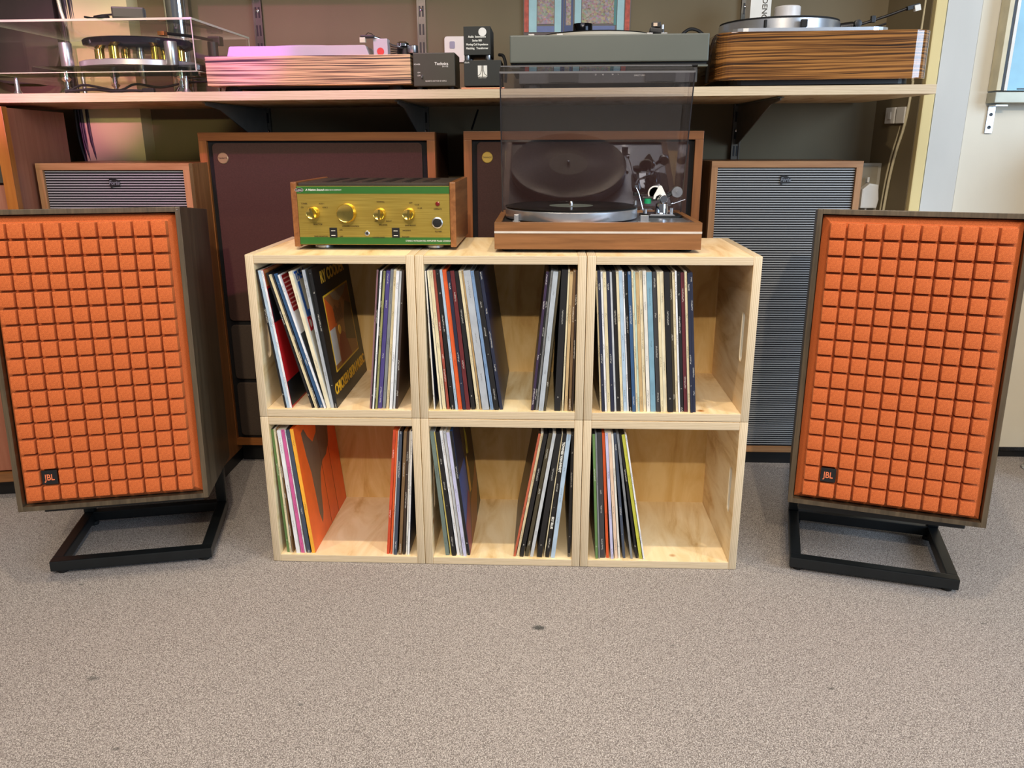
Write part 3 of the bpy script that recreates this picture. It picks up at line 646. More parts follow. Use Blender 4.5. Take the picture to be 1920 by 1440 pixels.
# tonearm assembly
MB().prism(rrect(.092, .085, .012, 4, .158, .205), .0585, .0630).build('armboard', M['satin_black'], tt)
arm = MB().lathe([(.024, .063), (.024, .0665), (.016, .068), (.014, .088), (.010, .090), (0, .090)], (.160, .205, 0), 32).build('tonearm_base', M['chrome'], tt, smooth=True)
MB().prism([(.128, .0632), (.188, .0632), (.182, .0665), (.132, .0665)], .17, .24, 'Y').build('base_plate', M['chrome'], arm)
# open triangular bearing yoke
yo = MB(); yo.prism([(-.0150, 0), (-.0140, .008), (-.0030, .0290), (0, .0305), (.0030, .0290), (.0140, .008), (.0150, 0), (.0105, 0), (.0085, .006), (0, .0105), (-.0085, .006), (-.0105, 0)], 0, .004, 'Y')
yo.build('yoke', M['white'], arm, (.1515, .178, .1000))
MB().lathe([(.0165, 0), (.0165, .003), (.0135, .003), (.0135, 0)], (.143, .205, .112), 28, 'Y').build('bearing_ring', M['white'], arm, smooth=True)  # steel ring coloured white to stand in for bright reflections
MB().lathe([(0, 0), (.0035, .0015), (.0085, .002), (.0095, .004), (.0095, .016), (.008, .018), (0, .018)], (.160, .190, .1000), 28, 'Y').build('arm_pivot', M['chrome'], arm, smooth=True)
MB().box((.130, .200, .1000), (.036, .014, .010), bev=.003).build('cueing_block', M['black'], arm)
MB().lathe([(0, 0), (.008, .001), (.0085, .012), (0, .012)], (.126, .196, .088), 20).build('green_collar', flat((20, 150, 96), .35), arm, smooth=True)
MB().tube([(.170, .190, .107), (.186, .185, .1165)], .0045, 10).build('counterweight_stub', M['black'], arm)
MB().lathe([(.0122, 0), (.0125, .001), (.0125, .012), (.0118, .013), (.003, .0132), (.003, .0155), (0, .0155)], (.190, .190, .1155), 36, 'Y').build('counterweight', M['steel'], arm, smooth=True)
MB().tube([(.170, .188, .0855), (.184, .180, .0905), (.208, .172, .100)], [.0014, .0014, .001], 8).build('anti_skate_rod', M['chrome'], arm)
MB().tube([(.118, .190, .066), (.104, .190, .112), (.098, .190, .1245)], [.0012, .0010, .0010], 8).build('finger_rod', M['chrome'], arm)
MB().box((.0975, .190, .1275), (.0065, .002, .006)).build('rod_end', M['chrome'], arm)
MB().lathe([(.003, 0), (.003, .010), (0, .0105)], (.121, .185, .0665), 14).build('post', M['steel'], arm, smooth=True)
MB().lathe([(.0036, 0), (.0036, .013), (0, .0135)], (.180, .182, .0665), 14).build('post', M['steel'], arm, smooth=True)
MB().lathe([(.0032, 0), (.0032, .010), (0, .010)], (.098, .200, .085), 14).build('arm_rest', M['steel'], arm, smooth=True)
MB().tube([(.155, .205, .104), (.148, .24, .107), (.120, .262, .107), (.112, .280, .106)], .0026, 10).build('arm_tube', M['chrome'], arm, smooth=True)
MB().box((.111, .288, .104), (.016, .022, .008), bev=.001).build('headshell', M['black'], arm)
# the lid: a tray of smoked acrylic hinged at the back, leaning forward past upright
lid = bpy.data.objects.new('lid', None)
ll, lw, ld, lt = .338, .432, .058, .003
mb = MB()
def wall_box(c, d, mi=0): mb.box(c, d, mi=mi)
# local frame: X width, Z up along the lid plate, -Y out towards the front
mb.box((0, 0, ll/2), (lw, lt, ll)); mb.box((0, -ld/2-lt/2, ll-lt/2), (lw, ld, lt)); 
for s in (-1, 1): mb.box((s*(lw/2-lt/2), -ld/2-lt/2, (ll-lt)/2), (lt, ld, ll-lt))
bpy.data.objects.remove(lid)
lo = mb.build('lid', M['lid'], tt, (0, .327, .0655), (math.radians(15.5), 0, 0))
mb = MB(); mb.box((0, -ld-lt/2-.0006, ll-lt/2), (lw, .0012, lt+.001))
mb.build('lid_rim', M['lid_lit_edge'], lo)
for s in (-1, 1): MB().box((s*(lw/2-lt/2), -ld-lt/2-.0006, ll/2), (.0028, .0012, ll-lt)).build('lid_side_rim', M['lid_unlit_edge'], lo)
mb = MB(); mb.box((0, -.0005, ll+.0004), (lw, .0035, .0012)); mb.build('lid_corner', M['lid_lit_edge'], lo)
for s in (-1, 1): MB().box((s*.14, .329, .060), (.03, .006, .014)).build('hinge', M['chrome'], tt)

# ------------------------------------------------------------------ wall shelf with brackets and slotted uprights
SHF, SHB, TH = .42, .905, .0215
def sz(x): return 1.0525+.0055*x+TH
ROT = (0, -.0055, 0)
shm = plywood('shelf_plywood', 5.2, (226, 190, 138))
sh = MB().box((0, 0, 0), (2.66, SHB-SHF, TH), bev=.001).build('shelf', shm, None, (1.0295-1.33, (SHF+SHB)/2, sz(1.0295-1.33)-TH/2), ROT)
tag(sh, 'long pale plywood wall shelf carrying the row of turntables', 'shelf')
up_x = (-.775, -.282, .672)
desc = ('left', 'middle', 'right')
slotm = M['black']; M['upr'] = plain('dulled_steel', rgb(120, 116, 108), .3, .9, .15, 30)
for i, x in enumerate(up_x):
    u = thing('shelf_upright', '%s slotted steel shelf upright on the back wall' % ('leftmost', 'middle', 'rightmost')[i], 'upright', (x, WY-.001, 0), group='slotted shelf uprights')
    MB().box((0, -.005, 1.25), (.026, .008, 1.7), bev=.001).build('channel', M['upr'], u)
    for s in (-1, 1): MB().box((s*.011, -.009, 1.25), (.004, .007, 1.7)).build('flange', M['upr'], u)
    for q in range(34):
        for s in (-1, 1): MB().box((s*.0048, -.0092, .42+q*.05), (.0052, .001, .030)).build('slot', slotm, u)
    for z in (.98, 1.325, 1.16): MB().lathe([(.0052, 0), (.0048, .002), (.002, .003), (0, .0018)], (0, -.009, z), 14, 'Y').build('screw', M['chrome'], u)
    b = thing('shelf_bracket', '%s folded steel bracket holding up the plywood shelf' % ('leftmost', 'middle', 'rightmost')[i], 'bracket', (x, WY-.012, sz(x)-TH-.0012), group='steel shelf brackets')
    L = .46
    MB().prism([(0, 0), (-L, 0), (-L, -.008), (-L*.8, -.016), (-.02, -.115), (0, -.115)], -.0015, .0015, 'X').build('web', plain('grey_bracket_steel', rgb(112, 108, 100), .5, .3), b)
    MB().box((0, -L/2, -.0012), (.016, L, .002)).build('top_flange', M['grey_metal'], b)
    bpy.data.objects['top_flange' if i == 0 else 'top_flange.%03d' % i].location.z = -.0004
ush = MB().box((0, 0, 0), (2.7, .40, TH), bev=.001).build('shelf', shm, None, (-.35, .72, 1.56))
tag(ush, 'upper plywood wall shelf above the turntables, over the top of the picture', 'shelf')

# ------------------------------------------------------------------ big teak framed loudspeakers behind
def big_speaker(label, x0, x1, zt, yf, badge, yaw=0, group='teak framed floor loudspeakers'):
    w_ = x1-x0; zb_ = .062; h_ = zt-zb_
    o = thing('floor_loudspeaker', label, 'loudspeaker', ((x0+x1)/2, yf, 0), (0, 0, yaw), group)
    dp = .295; ft = .022
    MB().box((0, dp/2+.012, zb_+h_/2), (w_-.002, dp-.024, h_-.002)).build('cabinet', M['cab_dark'], o)
    for z in (zt-ft/2, zb_+ft/2): MB().box((0, .007, z), (w_, .03, ft), bev=.001).build('frame_rail', M['tan_frame_x'], o)
    for s in (-1, 1): MB().box((s*(w_-ft)/2, .007, zb_+h_/2), (ft, .03, h_-2*ft), bev=.001).build('frame_stile', M['tan_frame'], o)
    MB().box((0, .009, zb_+h_/2), (w_-2*ft, .012, h_-2*ft)).build('baffle', M['cloth_black'], o)
    gw = w_-2*ft-.028
    for nm, za, zc, mt in (('upper_grille', .449, zt-ft-.006, M['brown_cloth']), ('middle_grille', .272, .436, M['brown_cloth_low']), ('lower_grille', .093, .260, M['brown_cloth_low'])):
        MB().prism(rrect(gw, zc-za, .012, 4, 0, (za+zc)/2), -.006, .003, 'Y', bev=.003).build(nm, mt, o)
    b = MB().lathe([(0, -.001), (.0145, 0), (.0150, .0015), (.0135, .003), (0, .003)], (0, 0, 0), 32, 'Y').build('badge', flat((190, 160, 76) if badge else (176, 150, 110), .35, .5), o, (-w_/2+.064 if not badge else -w_/2+.064, -.0055, zt-.068), smooth=True)
    text('TANNOY', .0058, (0, -.0032, 0), M['print_black'], b, align='CENTER', bold=.0001)
    MB().box((0, .155, .031), (w_-.04, .25, .062)).build('plinth', M['black'], o)
    return o
big_speaker('wide teak-framed loudspeaker with purple-brown cloth, behind the amplifier', -.861, -.209, .9745, .60, False)
big_speaker('wide teak-framed loudspeaker with dark brown cloth, behind the smoked lid', -.131, .514, .9760, .60, True)
# the same kind of cabinet at the far left edge, seen mostly from its side
a = .20
o = thing('floor_loudspeaker', 'tall orange-edged loudspeaker at the far left edge, side panel showing', 'loudspeaker', (-1.236, .355, 0), (0, 0, a))
w_, dp, zt, zb_ = .60, .40, 1.034, .055
MB().box((-w_/2-.001, dp/2+.012, (zt+zb_)/2), (w_-.004, dp-.01, zt-zb_-.004)).build('cabinet', M['side_brown'], o)
otk = wood('orange_teak', rgb(150, 84, 24), rgb(178, 108, 40), 'Z', 50, 18, .4)
for X in (-.0125, -w_+.0125): MB().box((X, -.002, (zt+zb_)/2), (.025, .03, zt-zb_), bev=.001).build('frame_stile', otk, o)
for z in (zt-.0125, zb_+.0125): MB().box((-w_/2, -.002, z), (w_-.05, .03, .025)).build('frame_rail', M['teak'], o)
MB().box((-w_/2, .002, .928), (w_-.05, .014, .150)).build('upper_grille', plain('grey_green_cloth', rgb(66, 62, 52), .9, 0, .12, 300), o)
MB().box((-w_/2, .002, .466), (w_-.05, .016, .762)).build('lower_panel', M['side_brown'], o)
MB().box((-w_/2, dp/2+.01, zb_/2), (w_-.05, dp-.04, zb_)).build('plinth', M['black'], o)

# ------------------------------------------------------------------ oak loudspeakers with ribbed silver grilles
def ribbed_speaker(label, xc, yf, yaw, lean):
    w_, h_, dp, zb_ = .412, .8565, .33, .040
    o = thing('ribbed_loudspeaker', label, 'loudspeaker', (xc, yf, 0), (0, 0, yaw), 'oak loudspeakers with ribbed grilles')
    ft = .017
    MB().box((0, dp/2+.01, zb_+h_/2), (w_-.001, dp-.018, h_-.001)).build('cabinet', M['teak_z'], o)
    for z in (zb_+h_-ft/2, zb_+ft/2): MB().box((0, .004, z), (w_, .022, ft)).build('frame_rail', M['oak_x'], o)
    for s in (-1, 1): MB().box((s*(w_-ft)/2, .004, zb_+h_/2), (ft, .022, h_-2*ft)).build('frame_stile', M['oak'], o)
    MB().box((0, .007, zb_+h_/2), (w_-2*ft, .010, h_-2*ft)).build('grille_cloth', M['cloth_black'], o)
    mb = MB(); n = int((h_-2*ft-.004)/.0067)
    for i in range(n):
        z = zb_+ft+.004+(i+.5)*.0067
        mb.box((0, .0012, z), (w_-2*ft-.003, .0024, .0026))
    g = mb.build('grille_ribs', plain('silver_thread', rgb(176, 178, 180), .45, .35, .3, 900), o); g['kind'] = 'stuff'
    b = MB().prism([(-.013, .011), (-.004, .0125), (.014, .006), (.013, -.008), (-.004, -.009), (-.010, -.0125), (-.0135, -.008)], -.004, 0, 'Y').build('badge', M['black'], o, (-.001, -.0005, zb_+h_-.050))
    text('Forte', .016, (0, -.0046, 0), flat((150, 156, 166), .3, .6), b, align='CENTER', shear=.3, bold=.0003, sx=.8)
    MB().box((0, .12, zb_/2), (w_-.008, .23, zb_)).build('plinth', M['black'], o)
    return o
ribbed_speaker('oak loudspeaker with ribbed silver grille, behind the right-hand crates', .757, .655, 0, 0)
ribbed_speaker('oak loudspeaker with ribbed silver grille, behind the left orange speaker', -1.047, .475, .0, 0)

# ------------------------------------------------------------------ things on the shelf
def on(x, y): return (x, y, sz(x)+.0004)
# clear-covered turntable at the left
g = thing('turntable', 'skeletal aluminium turntable under a clear acrylic cover, left end of shelf', 'turntable', on(-.985, .60), ROT)
base = MB().prism(rrect(.44, .34, .02, 4), .052, .064).build('acrylic_base', M['clear'], g)
for X, Y in ((-.155, -.12), (.145, -.12), (-.155, .13), (.145, .13)):
    MB().lathe([(.020, 0), (.021, .003), (.016, .010), (.007, .018), (.006, .030), (.012, .036), (.012, .0518)], (X, Y, 0), 28).build('foot', M['chrome'], g, smooth=True)
MB().lathe([(.145, .066), (.150, .068), (.150, .080), (.146, .082), (0, .082)], (-.005, -.01, 0), 64).build('subchassis_disc', plain('silver_disc', rgb(206, 204, 212), .35, .5, .03), g, smooth=True)
for X, Y in ((-.148, -.115), (.125, -.115), (0, .145)):
    MB().lathe([(.0145, .066), (.0155, .068), (.0155, .122), (.0145, .124), (0, .124)], (X, Y, 0), 32).build('suspension_tower', M['alu'], g, smooth=True)
for q in range(6):
    A = q*PI/3+.3
    MB().lathe([(.011, .083), (.012, .084), (.012, .115), (0, .116)], (-.005+.10*math.cos(A), -.01+.10*math.sin(A), 0), 24).build('brass_weight', M['gold'], g, smooth=True)
MB().lathe([(.06, .112), (.122, .117), (.135, .122), (.137, .133), (.134, .136), (0, .136)], (-.005, -.01, 0), 64).build('platter', plain('black_acrylic_platter', rgb(34, 30, 40), .12, 0, .05), g, smooth=True)
MB().lathe([(.006, .03), (.010, .05), (.010, .112), (0, .113)], (-.005, -.01, 0), 20).build('bearing', M['steel'], g, smooth=True)
MB().tube([(.15, .10, .06), (.15, .10, .145)], .014, 20).build('arm_pillar', M['black'], g, smooth=True)
MB().tube([(.15, .10, .150), (.125, .03, .152), (.090, -.06, .150)], .004, 10).build('tonearm', M['black'], g, smooth=True)
MB().box((.087, -.068, .148), (.016, .022, .010), bev=.001).build('headshell', flat((190, 120, 70), .3, .6), g)
MB().box((.150, .125, .150), (.035, .03, .024), bev=.004).build('counterweight', M['black'], g)
cv = thing('turntable_cover', 'large clear acrylic box cover over the left-end turntable', 'cover', on(-1.040, .62), ROT)
cw, cdp, ch, ct = .535, .40, .118, .004
z0c = .048
for s in (-1, 1):
    MB().box((0, s*cdp/2, z0c+ch/2), (cw, ct, ch)).build('cover_wall', M['clear'], cv)
    MB().box((s*(cw/2-ct/2), 0, z0c+ch/2), (ct, cdp-ct-.001, ch-.001)).build('cover_wall', M['clear'], cv)
MB().box((0, 0, z0c+ch+ct/2), (cw, cdp+ct, ct)).build('top', M['clear'], cv)
mb = MB(); e = .0022
for s in (-1, 1):
    mb.box((0, s*(cdp/2+.001), z0c+ch+ct/2), (cw+.001, e, ct+.0012)); mb.box((s*(cw/2), 0, z0c+ch+ct/2), (e, cdp, ct+.001))
    for s2 in (-1, 1): mb.box((s*(cw/2-.001), s2*(cdp/2), z0c+ch/2), (e, e, ch))
    mb.box((0, s*(cdp/2), z0c), (cw, e, .002)); mb.box((s*(cw/2), 0, z0c), (e, cdp, .002))
mb.build('polished_edges', M['clear_edge'], cv)['kind'] = 'stuff'
bs = MB().box((0, 0, z0c-.0065), (cw+.01, cdp+.01, .010)).build('acrylic_base', M['clear'], cv)
mb = MB()
for s in (-1, 1): mb.box((0, s*(cdp/2+.0052), z0c-.0065), (cw+.01, .0008, .010)); mb.box((s*(cw/2+.0052), 0, z0c-.0065), (.0008, cdp+.01, .010))
be = mb.build('base_edges', glass('clear_edge_tint', (.84, .86, .74, 1), .1, 1.45), cv); be['kind'] = 'stuff'  # thin edge sheets in yellow-green tinted glass, no emission
for X in (-.22, .22):
    for Y in (-.16, .16): MB().lathe([(.012, 0), (.010, .004), (.006, .010), (.006, z0c-.0118)], (X, Y, 0), 20).build('foot', M['steel'], cv, smooth=True)
# power brick and cable on the cover
tz = sz(-1.04)+.0004+z0c+ch+ct
pb = thing('power_adaptor', 'black power adaptor with coiled lead lying on the clear cover', 'adaptor', (-.945, .460, tz+.0015), (0, -.0055, .35))
MB().box((0, 0, .0145), (.075, .045, .027), bev=.004).build('body', M['black'], pb)
curve_tube([(-.0375, 0, .012), (-.06, .005, .010), (-.078, -.012, .004), (-.062, -.028, .003), (-.045, -.016, .004), (-.058, .004, .005), (-.085, .006, .003), (-.100, -.010, .003)], .0024, M['rubber'], 'cable', pb)
cp = thing('steel_pole', 'bright chrome pole standing behind the clear cover', 'pole', on(-.995, .862), ROT)
MB().lathe([(.040, 0), (.040, .006), (.034, .008), (.034, .42), (0, .42)], (0, 0, 0), 32).build('tube', M['chrome'], cp, smooth=True)
cb = curve_tube([(-1.12, .43, sz(-1.12)+.004), (-1.06, .45, sz(-1.06)+.010), (-1.00, .44, sz(-1.0)+.004), (-.96, .445, sz(-.96)+.006), (-.93, .45, sz(-.93)+.005)], .0035, M['rubber'], 'power_cable')
tag(cb, 'black power cable with plug lying on the shelf front, under the clear turntable', 'cable')
MB().box((-.915, .452, sz(-.915)+.006), (.03, .012, .011), bev=.002).build('plug', M['rubber'], cb)
cb = curve_tube([(-1.12, .45, sz(-1.1)+.006), (-1.09, .47, sz(-1.1)+.022), (-1.02, .50, sz(-1.0)+.010), (-.98, .52, sz(-.98)+.026), (-.92, .53, sz(-.9)+.018), (-.86, .55, sz(-.86)+.030), (-.79, .56, sz(-.8)+.034)], .003, M['rubber'], 'signal_cable')
tag(cb, 'looping black signal cable behind the feet of the clear turntable', 'cable')

# zebra veneered turntable
g = thing('turntable', 'zebra-veneered slab turntable with white acrylic platter, centre-left of shelf', 'turntable', on(-.502, .445), ROT)
zw = .515
MB().box((0, .19, .049), (zw, .38, .069), bev=.0012).build('plinth', M['zebrano'], g)
for X in (-.21, .21):
    for Y in (.05, .33): MB().lathe([(.020, 0), (.022, .003), (.018, .0142)], (X, Y, 0), 24).build('foot', M['rubber'], g)
MB().box((0, .19, .0122), (.40, .30, .005)).build('under_plate', M['black'], g)
MB().prism([(-.212, .0840), (.150, .0840), (.142, .107), (.139, .109), (-.202, .109), (-.205, .107)], .03, .35, 'Y', bev=.001).build('acrylic_subplinth', M['white_satin'], g)
MB().lathe([(.150, .1092), (.152, .1115), (0, .112)], (-.028, .19, 0), 64).build('glass_platter', plain('pale_mat', rgb(208, 200, 206), .2), g, smooth=True)
MB().box((.178, .055, .104), (.036, .036, .040), bev=.0015).build('motor_housing', M['white_satin'], g)
MB().lathe([(.009, 0), (.009, .001), (0, .001)], (.178, .0365, .094), 20, 'Y').build('red_sticker', M['red'], g)
MB().lathe([(.026, .0838), (.026, .092), (.021, .094), (.021, .112), (.015, .118), (0, .118)], (.225, .13, 0), 28).build('arm_base', M['black'], g, smooth=True)
MB().lathe([(.013, .095), (.014, .097), (.014, .112), (.012, .114), (0, .114)], (.262-.012, .100, 0), 24).build('counterweight', M['steel'], g, smooth=True)
MB().lathe([(0, .112), (.016, .113), (.017, .120), (.012, .124), (0, .125)], (.222, .115, 0), 24).build('bearing_cap', M['chrome'], g, smooth=True)
MB().tube([(.225, .115, .108), (.200, .075, .112), (.182, .045, .122), (.160, .035, .128)], .0032, 10).build('arm_tube', M['steel'], g, smooth=True)
MB().box((.148, .032, .128), (.034, .014, .007), bev=.0015).build('headshell', M['black'], g)
MB().box((.136, .031, .120), (.014, .013, .012), bev=.001).build('cartridge', M['clear_edge'], g)
MB().tube([(.143, .03, .131), (.150, .03, .137), (.160, .03, .134), (.166, .03, .129)], .0009, 6).build('lead_wire', M['black'], g)
for q in range(4): MB().tube([(.212, .09, .096+q*.004), (.196, .080, .092+q*.006)], .0013, 6).build('adjuster_pin', M['black'], g)

# power supply boxes
psu = thing('power_supply_box', 'small dark olive metal control box with toggle, beside the zebra turntable', 'control box', on(-.187, .452), (0, -.0055, 0))
olive = plain('olive_black_enamel', rgb(58, 56, 46), .45, .2, .05)
MB().box((0, .06, .048), (.104, .12, .078), bev=.002).build('body', olive, psu)
for sx in (-.04, .04):
    for y in (.02, .10): MB().lathe([(.007, 0), (.008, .009)], (sx, y, 0), 14).build('foot', M['rubber'], psu)
MB().tube([(-.030, 0, .034), (-.030, -.010, .030)], [.0025, .0018], 10).build('toggle_switch', M['steel'], psu)
text('Technics', .0095, (.019, -.0004, .061), PW, psu, align='CENTER', bold=.0002); text('SH-10E', .005, (.028, -.0004, .0545), PW, psu, align='CENTER')
text('POWER', .0045, (-.042, -.0004, .060), PW, psu, align='CENTER'); text('ON', .0045, (-.038, -.0004, .041), PW, psu, align='CENTER'); text('OFF', .0045, (-.038, -.0004, .034), PW, psu, align='CENTER')
text('QUARTZ UNIT FOR SP-10MK2', .0040, (.004, -.0004, .021), PW, psu, align='CENTER')
cop = tag(MB().box((0, .06, .0022), (.108, .13, .0042), bev=.001).build('copper_sheet', M['copper'], None, on(-.066, .452), ROT), 'thin copper-coloured sheet under the black preamp box', 'sheet')
bx = thing('phono_preamp', 'black phono box with white curved-line emblem, under the lettered box', 'preamp', (-.0665, .452, sz(-.066)+.0052), ROT)
blk = plain('black_crackle', rgb(34, 36, 32), .6, .1, .08)
MB().box((0, .06, .0335), (.092, .12, .060), bev=.001).build('body', blk, bx)
MB().box((0, .06, .0017), (.08, .10, .0032)).build('base', M['rubber'], bx)
lg = MB().box((0, -.0004, .038), (.023, .0008, .026)).build('emblem', PW, bx)
mb = MB(); mb.box((0, -.0012, .038), (.0012, .0006, .026))
for s in (-1, 1): mb.tube([(s*.0022, -.0011, .051), (s*.0024, -.0011, .040), (s*.005, -.0011, .032), (s*.011, -.0011, .027)], .0006, 6)
mb.build('emblem_lines', M['black'], lg)
text('RIAA', .0055, (-.038, -.0004, .058), PW, bx, align='CENTER'); text('AUDIO CRAFT', .0032, (0, -.0004, .0225), PW, bx, align='CENTER')
zt_ = sz(-.066)+.0052+.0637
tr = thing('transformer_box', 'black box with white lettering and round sticker, stacked on the phono box', 'transformer', (-.079, .452, zt_), ROT)
MB().box((0, .065, .0445), (.066, .13, .065), bev=.001).build('body', blk, tr)
for sx in (-.026, .026):
    for y in (.014, .11): MB().lathe([(.006, 0), (.007, .002), (.007, .012)], (sx, y, 0), 16).build('foot', M['steel'], tr, smooth=True)
for j, s_ in enumerate(('Audio  Innovations', 'Series 800', 'Moving Coil Impedance', 'Matching   Transformer')):
    text(s_, .0066, (0, -.0004, .0535-j*.0088), PW, tr, align='CENTER', bold=.0002, sx=.86)
MB().lathe([(.0098, 0), (.0098, .0008), (0, .0008)], (.0135, -.0004, .0640), 28, 'Y').build('round_sticker', M['white'], tr)
cb = curve_tube([(-.028, .50, sz(0)+.085), (-.016, .49, sz(0)+.080), (-.010, .485, sz(0)+.055), (-.012, .50, sz(0)+.02)], .004, M['rubber'], 'phono_cable')
tag(cb, 'thick black cable hanging between the stacked boxes and the grey turntable', 'cable')

# grey direct drive turntable
g = thing('turntable', 'grey slab-sided direct drive turntable, centre of shelf above the smoked lid', 'turntable', on(.2445, .452), ROT)
gw = .486
mb = MB(); mb.box((0, .20, .0925), (gw, .40, .063), bev=.003); mb.build('plinth', M['grey_metal'], g)
MB().box((0, .205, .056), (gw-.004, .385, .009)).build('shadow_gap', M['black'], g)
MB().box((0, .20, .0325), (gw-.044, .36, .038), bev=.001).build('lower_chassis', plain('charcoal_base', rgb(62, 62, 62), .5, .1), g)
for X in (-.11, .13): MB().box((X, .018, .029), (.075, .006, .026)).build('recess_panel', M['black'], g)
for s in (-1, 1): MB().box((s*(gw/2-.012), .02, .051), (.024, .03, .004)).build('side_lip', M['grey_metal'], g)
for X in (-.19, .19):
    for Y in (.05, .35): MB().lathe([(.020, 0), (.022, .003), (.020, .0135)], (X, Y, 0), 24).build('foot', M['rubber'], g)
for j, s_ in enumerate(('QUARTZ SYNTHESIZER', 'DIRECT DRIVE')): text(s_, .0048, (.065, .0187, .0385-j*.008), PW, g)
for X, s_ in ((-.03, '33'), (-.012, '45'), (.012, '78'), (.026, '+')): text(s_, .0045, (X, .0187, .0330), PW, g, align='CENTER')
MB().lathe([(.170, .1243), (.172, .128), (.166, .135), (.150, .1375), (0, .138)], (-.02, .20, 0), 72).build('platter', plain('pale_platter', rgb(214, 208, 190), .4, .2, .03), g, smooth=True)
MB().lathe([(.148, .138), (.150, .140), (0, .1405)], (-.02, .20, 0), 64).build('platter_mat', M['rubber'], g)
MB().lathe([(.0245, .1406), (.0255, .142), (.0255, .167), (.0245, .169), (0, .169)], (-.058+.0, .17, 0), 36).build('record_weight', plain('dark_chrome_puck', rgb(30, 30, 34), .14, .8, .1), g, smooth=True)
for X in (-.19, -.12, .10, .135): MB().box((X, .02, .1262), (.014, .01, .004)).build('control_key', M['steel'], g)
MB().lathe([(.024, .124), (.024, .131), (.016, .134), (.016, .142)], (.128, .16, 0), 24).build('arm_base', M['black'], g, smooth=True)
MB().box((.132, .15, .147), (.034, .03, .012), rot=(0, .15, 0), bev=.003).build('arm_block', M['black'], g)
MB().box((.130, .145, .161), (.022, .02, .013), bev=.002).build('headshell', M['black'], g)
MB().box((.127, .1345, .161), (.010, .002, .008)).build('cartridge_face', flat((220, 190, 160), .4), g)
MB().lathe([(.006, 0), (.006, .02)], (.148, .16, .143), 16).build('arm_rest', M['steel'], g, smooth=True)
cb = curve_tube([(.418, .60, sz(.42)+.02), (.430, .58, sz(.42)+.115), (.450, .58, sz(.42)+.145), (.474, .58, sz(.42)+.147), (.498, .58, sz(.42)+.13), (.508, .58, sz(.42)+.10), (.512, .60, sz(.42)+.02)], .004, M['rubber'], 'arched_cable')
tag(cb, 'black cable arching up between the grey turntable and the glossy one', 'cable')

# glossy figured wood turntable at the right
g = thing('turntable', 'glossy figured-wood turntable with bare aluminium platter, right end of shelf', 'turntable', on(.770, .455), ROT)
gw = .515
P = rrect(gw, .40, .045, 8, 0, .20)
MB().prism(P, .016, .126, bev=.002).build('plinth', M['olivewood'], g)
MB().prism(rrect(gw-.07, .34, .03, 5, 0, .20), .006, .0158).build('under_plate', M['black'], g)
for X in (-.18, .185):
    for Y in (.05, .34): MB().lathe([(.008, 0), (.020, .0155)], (X, Y, 0), 20).build('foot', M['black'], g)
MB().prism(rrect(.40, .34, .05, 6, -.035, .19), .1262, .136).build('top_plate', M['alu'], g)
MB().lathe([(.150, .1365), (.152, .138), (.152, .161), (.150, .1625), (0, .163)], (-.070, .19, 0), 72).build('platter', M['alu'], g, smooth=True)
MB().lathe([(.150, .163), (.1505, .166), (0, .1665)], (-.070, .19, 0), 64).build('platter_mat', M['rubber'], g)
MB().lathe([(.031, .167), (.032, .168), (.032, .199), (.030, .201), (0, .201)], (-.060, .15, 0), 40).build('record_weight', plain('white_puck', rgb(232, 228, 226), .35), g, smooth=True)
for X, wd in ((-.145, .006), (-.052, .015)): MB().box((X, .024, .146), (wd, .012, .018), bev=.002).build('control_knob', M['rubber'], g)
MB().lathe([(.026, .1262), (.026, .134), (.018, .137), (.018, .148), (0, .15)], (.085+.03, .15, 0), 24).build('arm_base', M['black'], g, smooth=True)
MB().lathe([(0, -.002), (.008, 0), (.009, .004), (.009, .02), (0, .022)], (.112, .14, .156), 24, 'Y').build('bearing_housing', M['black'], g, smooth=True)
MB().tube([(.075, .145, .150), (.105, .14, .153)], .010, 14).build('counterweight', M['black'], g, smooth=True)
MB().tube([(.115, .14, .153), (.18, .12, .172), (.232, .105, .190)], .0034, 12).build('arm_tube', M['black'], g, smooth=True)
MB().box((.150, .128, .166), (.010, .012, .016), bev=.001).build('arm_clip', M['black'], g)
MB().tube([(.160, .135, .148), (.185, .13, .156)], .0026, 8).build('cue_lever', M['black'], g)
MB().box((.236, .104, .190), (.030, .013, .010), rot=(0, -.25, 0), bev=.001).build('headshell', M['black'], g)
MB().box((.245, .100, .187), (.014, .012, .014), rot=(0, -.25, 0), bev=.001).build('cartridge', M['white'], g)
dn = thing('carton', 'white cartridge carton with black sideways lettering, behind the glossy turntable', 'box', on(.7, .0), (0, 0, .0))
dn.location = (.692, .690, sz(.69)+.1672)
dn.location = (.677, .760, sz(.66)+.0004)
MB().box((0, .03, .130), (.056, .06, .26), bev=.001).build('body', M['white'], dn)
text('DENON', .020, (.010, -.0004, .246), PB, dn, (PI/2, PI/2, 0), 'LEFT', bold=.0002)
MB().lathe([(.017, 0), (.017, .0006), (0, .0006)], (.004, -.0002, .172), 28, 'Y').build('red_disc', M['red'], dn)
MB().box((.0284, .02, .19), (.0006, .03, .012)).build('side_print', PB, dn)

